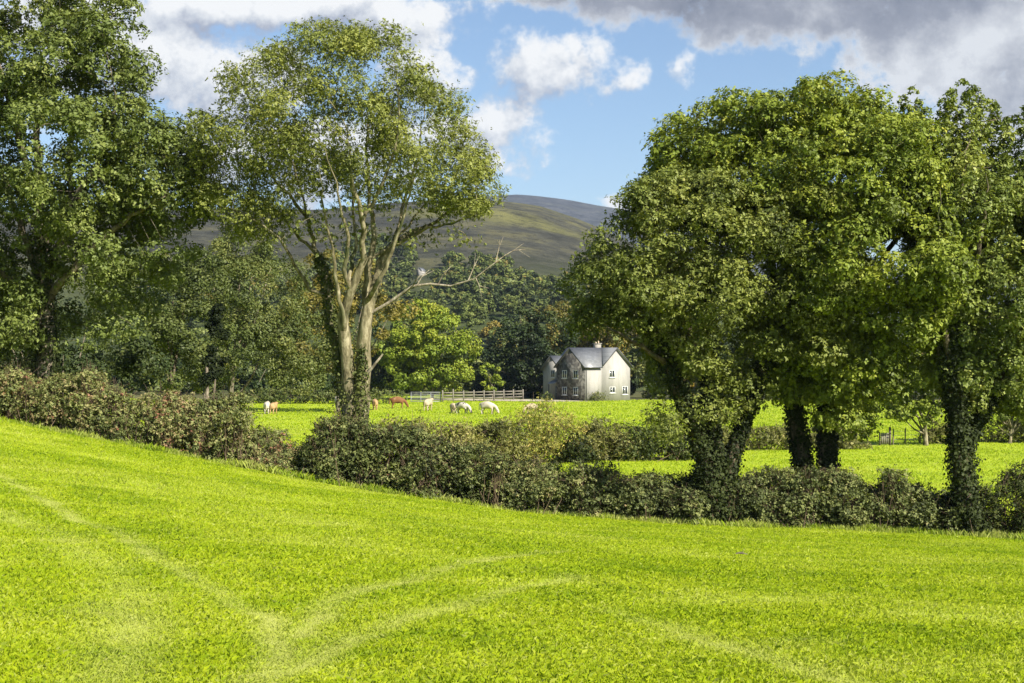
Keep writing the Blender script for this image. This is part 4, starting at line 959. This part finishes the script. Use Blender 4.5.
# ------------------------------------------------------------------ cattle
def cow_mesh(graze, seed):
    """one continuous body grown from a jointed skeleton; faces +X"""
    v = [(-.72,0,1.10,.30,.25),(-.30,0,1.08,.34,.33),(.15,0,1.07,.33,.34),(.55,0,1.12,.27,.29)]           # spine: pelvis .. withers
    e = [(0,1),(1,2),(2,3)]
    def add(p, q): v.append(p); e.append((q, len(v)-1)); return len(v)-1
    if graze: n1 = add((.88,0,.92,.19,.17), 3); n2 = add((1.08,0,.55,.15,.14), n1); h = add((1.20,0,.32,.14,.13), n2); mz = add((1.30,0,.12,.095,.09), h)
    else: n1 = add((.88,0,1.30,.19,.18), 3); n2 = add((1.06,0,1.44,.15,.15), n1); h = add((1.28,0,1.38,.14,.13), n2); mz = add((1.50,0,1.22,.10,.09), h)
    for s in (-1, 1):
        sh = add((.50,.20*s,.80,.14,.13), 3); kn = add((.54,.20*s,.46,.07,.07), sh); ft = add((.50,.20*s,.16,.05,.05), kn); add((.53,.20*s,.03,.06,.06), ft)
        hp = add((-.62,.21*s,.82,.17,.14), 0); st = add((-.50,.21*s,.62,.12,.10), hp); hk = add((-.72,.21*s,.44,.065,.065), st); ft = add((-.68,.21*s,.16,.05,.05), hk); add((-.65,.21*s,.03,.06,.06), ft)
        add((v[h][0]-.06,.20*s,v[h][2]+.06,.045,.02), h)
    t = add((-1.0,0,1.20,.05,.05), 0); t2 = add((-1.05,0,.85,.028,.028), t); add((-1.04,0,.50,.045,.045), t2)
    me = bpy.data.meshes.new('cow'); me.from_pydata([p[:3] for p in v], e, []); ob = bpy.data.objects.new('cow_rig', me); COL.objects.link(ob)
    ob.modifiers.new('skin', 'SKIN'); sub = ob.modifiers.new('sub', 'SUBSURF'); sub.levels = 2; sub.render_levels = 2
    for i, p in enumerate(v): me.skin_vertices[0].data[i].radius = tuple(q_*(1.42 if i < 4 else 1.25) for q_ in p[3:5]); me.skin_vertices[0].data[i].use_root = (i == 0)
    dg = bpy.context.evaluated_depsgraph_get(); nm = bpy.data.meshes.new_from_object(ob.evaluated_get(dg)); bpy.data.objects.remove(ob)
    nm.polygons.foreach_set('use_smooth', np.ones(len(nm.polygons), bool)); nm.materials.clear()
    return nm
def hide(name, a, b, lo=.55, hi=.62):
    m, N, out = material(name); p = principled(N, out, .75, .2); tc = N.node('ShaderNodeTexCoord'); n = N.noise(tc.outputs['Object'], 1.6, 3)
    N.link(N.mix(N.ss(n, lo, hi), a, b), p.inputs['Base Color']); return m
CREAM = hide('cream_hide', (0.40,0.36,0.29), (0.33,0.28,0.20)); TAN = hide('tan_hide', (0.33,0.21,0.10), (0.25,0.15,0.065)); BROWN = hide('brown_hide', (0.15,0.068,0.028), (0.24,0.14,0.065), .56, .6)
PIED = hide('pied_hide', (0.40,0.37,0.31), (0.035,0.03,0.027), .52, .55); BUFF = hide('buff_hide', (0.34,0.28,0.19), (0.27,0.21,0.13))
HOOF = plain('horn', (0.05,0.045,0.04), .6, .3)
graze_me, stand_me = cow_mesh(True, 0), cow_mesh(False, 1)
for px, py, mat, gz, rot, sc, lab in [
    (267,414,CREAM,False,95,.95,'cream cow seen from behind at the left end of the herd'),
    (273.5,414,TAN,False,80,.90,'tan cow standing close beside the leftmost cream cow'),
    (338,408,CREAM,False,110,.95,'pale cow just left of the pale forked trunks'),
    (375,410,TAN,False,100,.90,'tan cow half hidden at the right side of the pale trunks'),
    (398,408.5,BROWN,True,8,1.05,'reddish brown cow grazing left of the metal hurdle'),
    (428,411,BUFF,False,70,1.0,'pale cow standing end-on below the metal hurdle'),
    (453,413.5,BUFF,True,100,.82,'small pale calf grazing end-on left of the black patched cow'),
    (462.5,414,PIED,True,-30,.95,'white cow with black patches grazing among the herd'),
    (488,414.5,CREAM,True,-18,1.0,'white cow grazing side-on below the rail fence'),
    (531,413.5,BUFF,True,205,.80,'buff cow grazing at the right end of the herd above the golden bush')]:
    x, y = on_ground(px, py)
    me = (graze_me if gz else stand_me).copy(); me.materials.append(mat)
    o = bpy.data.objects.new('cow', me); COL.objects.link(o); o.location = (x, y, Hs(x, y)); o.scale = (sc,)*3; o.rotation_euler = (0, 0, math.radians(rot)); tag(o, lab, 'cow', 'cattle grazing in the field')

# ------------------------------------------------------------------ grass
def grass():
    def blades(n, d0, d1, wscale, hscale):
        y = d0*(d1/d0)**rng.uniform(0, 1, n)**1.05
        x = rng.uniform(-1, 1, n)*(.40*y+4.5)
        if d1 < 60:
            k = y < hedge_d(x)+.8
        else: k = (y > hedge_d(x)+2.2)
        x, y = x[k], y[k]; m_ = len(x); z = H(x, y)
        p3 = np.stack([x, y, 0*x], -1); tr = track_amount(x, y) if d1 < 60 else np.zeros(m_)
        tuft = wob(p3, .55); patch = wob(p3, 2.6); broad = wob(p3+30, 9.)
        s = np.sqrt(y/12.0)
        h = (.054+.013*tuft+.018*patch+.02*rng.normal(size=m_))*(1-.68*tr)*hscale; h = np.clip(h, .018, .115)*s**.45
        w = .0075*(y/11.0)**.85*rng.uniform(.6, 1.3, m_)*wscale
        th = rng.uniform(0, 6.28, m_); lean = rng.uniform(.12, .8, m_)*np.clip(.11/h, .45, 1)
        a = np.stack([np.cos(th), np.sin(th), 0*th], -1); ph = rng.uniform(0, 6.28, m_); le = np.stack([np.cos(ph), np.sin(ph), 0*ph], -1)
        b = np.stack([x, y, z-.01], -1); up = np.array([0, 0, 1.])
        mid = b+up*(h*.6)[:, None]+le*(h*lean*.35)[:, None]; tipp = b+up*(h*(1-.45*lean))[:, None]+le*(h*lean*1.1)[:, None]
        fd = unit(np.cross(a, tipp-b))*(w*.42)[:, None]; A5 = a*w[:, None]*.5
        v = np.stack([b-A5-fd, b+fd*.3, tipp, mid-A5*.84-fd, b+fd*.3, b+A5-fd, mid+A5*.84-fd, tipp], 1)
        pale = np.clip(wob(p3+70, 1.5)*.9+wob(p3+15, 5.)*.5-.55, 0, 1)
        dry = np.clip(tr*.8+.25*pale+.12*np.clip(broad, 0, 1)+rng.normal(size=m_)*.13+.10*patch*-1, 0, 1)
        dry = np.where(rng.uniform(size=m_) < .045, np.clip(dry+.5, 0, 1), dry)
        t = np.clip(.53-.17*patch-.12*tuft-.10*wob(p3+90, 1.1)+rng.normal(size=m_)*.16, 0, 1)
        return v, dry, t
    V, D_, T_ = [], [], []
    for args in ((1750000, 8.5, 59, .50, .95), (190000, 57, 130, 1.0, 1.1), (90000, 125, 228, 1.7, 1.3)):
        v, dr, t = blades(*args); V.append(v); D_.append(dr); T_.append(t)
    # tall dry stalks where the mower does not reach, along the hedge foot
    m_ = 26000; x = rng.uniform(-24, 22, m_); y = hedge_d(x)+rng.normal(size=m_)*.28-.05; z = H(x, y); p3 = np.stack([x, y, 0*x], -1)
    h = np.clip(.16+.10*wob(p3, .9)+.08*wob(p3, 3.)+rng.normal(size=m_)*.06, .05, .42); th = rng.uniform(0, 6.28, m_); ph = rng.uniform(0, 6.28, m_)
    a = np.stack([np.cos(th), np.sin(th), 0*th], -1)*.013; le = np.stack([np.cos(ph), np.sin(ph), 0*ph], -1)*(h*rng.uniform(.1, .7, m_))[:, None]; b = np.stack([x, y, z-.01], -1); up = np.array([0, 0, 1.])
    mL = b+up*(h*.6)[:, None]+le*.35; f2 = np.stack([-np.sin(th), np.cos(th), 0*th], -1)*.010
    V.append(np.stack([b-a-f2, b+f2, b+up*h[:, None]+le, mL-a*.8-f2, b+f2, b+a-f2, mL+a*.8-f2, b+up*h[:, None]+le], 1)); D_.append(np.clip(.45+.35*wob(p3, 1.2)+rng.normal(size=m_)*.25, 0, 1)); T_.append(np.clip(.2+rng.normal(size=m_)*.2, 0, 1))
    V = np.vstack(V); n = len(V); D_ = np.concatenate(D_); T_ = np.concatenate(T_)
    me = raw_mesh('grass', V.reshape(-1, 3), np.full(2*n, 4), np.arange(8*n), {'dry': np.repeat(D_, 8), 'tint': np.repeat(T_, 8)})
    m, N, out = material('grass_blade')
    at = N.node('ShaderNodeAttribute', attribute_name='tint'); dr = N.node('ShaderNodeAttribute', attribute_name='dry')
    c = N.ramp(at.outputs['Fac'], [(0,(0.165,0.27,0.009)),(.42,(0.325,0.43,0.010)),(.8,(0.435,0.50,0.018)),(1,(0.49,0.54,0.12))])
    c = N.mix(dr.outputs['Fac'], c, (0.46,0.48,0.15))
    p = N.node('ShaderNodeBsdfPrincipled'); p.inputs['Roughness'].default_value = .5; p.inputs['Specular IOR Level'].default_value = .25; N.link(c, p.inputs['Base Color'])
    tr = N.node('ShaderNodeBsdfTranslucent'); N.link(c, tr.inputs[0]); mx = N.node('ShaderNodeMixShader'); mx.inputs[0].default_value = .5
    N.link(p.outputs[0], mx.inputs[1]); N.link(tr.outputs[0], mx.inputs[2]); N.link(mx.outputs[0], out.inputs[0])
    o = link('grass', me, m); tag(o, 'short bright green pasture grass with pale wheel tracks', 'grass', kind='stuff')
grass()

# ------------------------------------------------------------------ air
def haze():
    m_ = MB(); m_.box(-6500, 6500, -300, 7600, -30, 640)
    m, N, out = material('haze_air'); v = N.node('ShaderNodeVolumePrincipled'); v.inputs['Color'].default_value = (0.62,0.76,1.0,1); v.inputs['Density'].default_value = 0.55e-4; v.inputs['Anisotropy'].default_value = .2
    N.link(v.outputs[0], out.inputs['Volume'])
    o = m_.build('haze', m, None); tag(o, 'thin bluish haze over the distant hills', 'haze', kind='stuff')
haze()
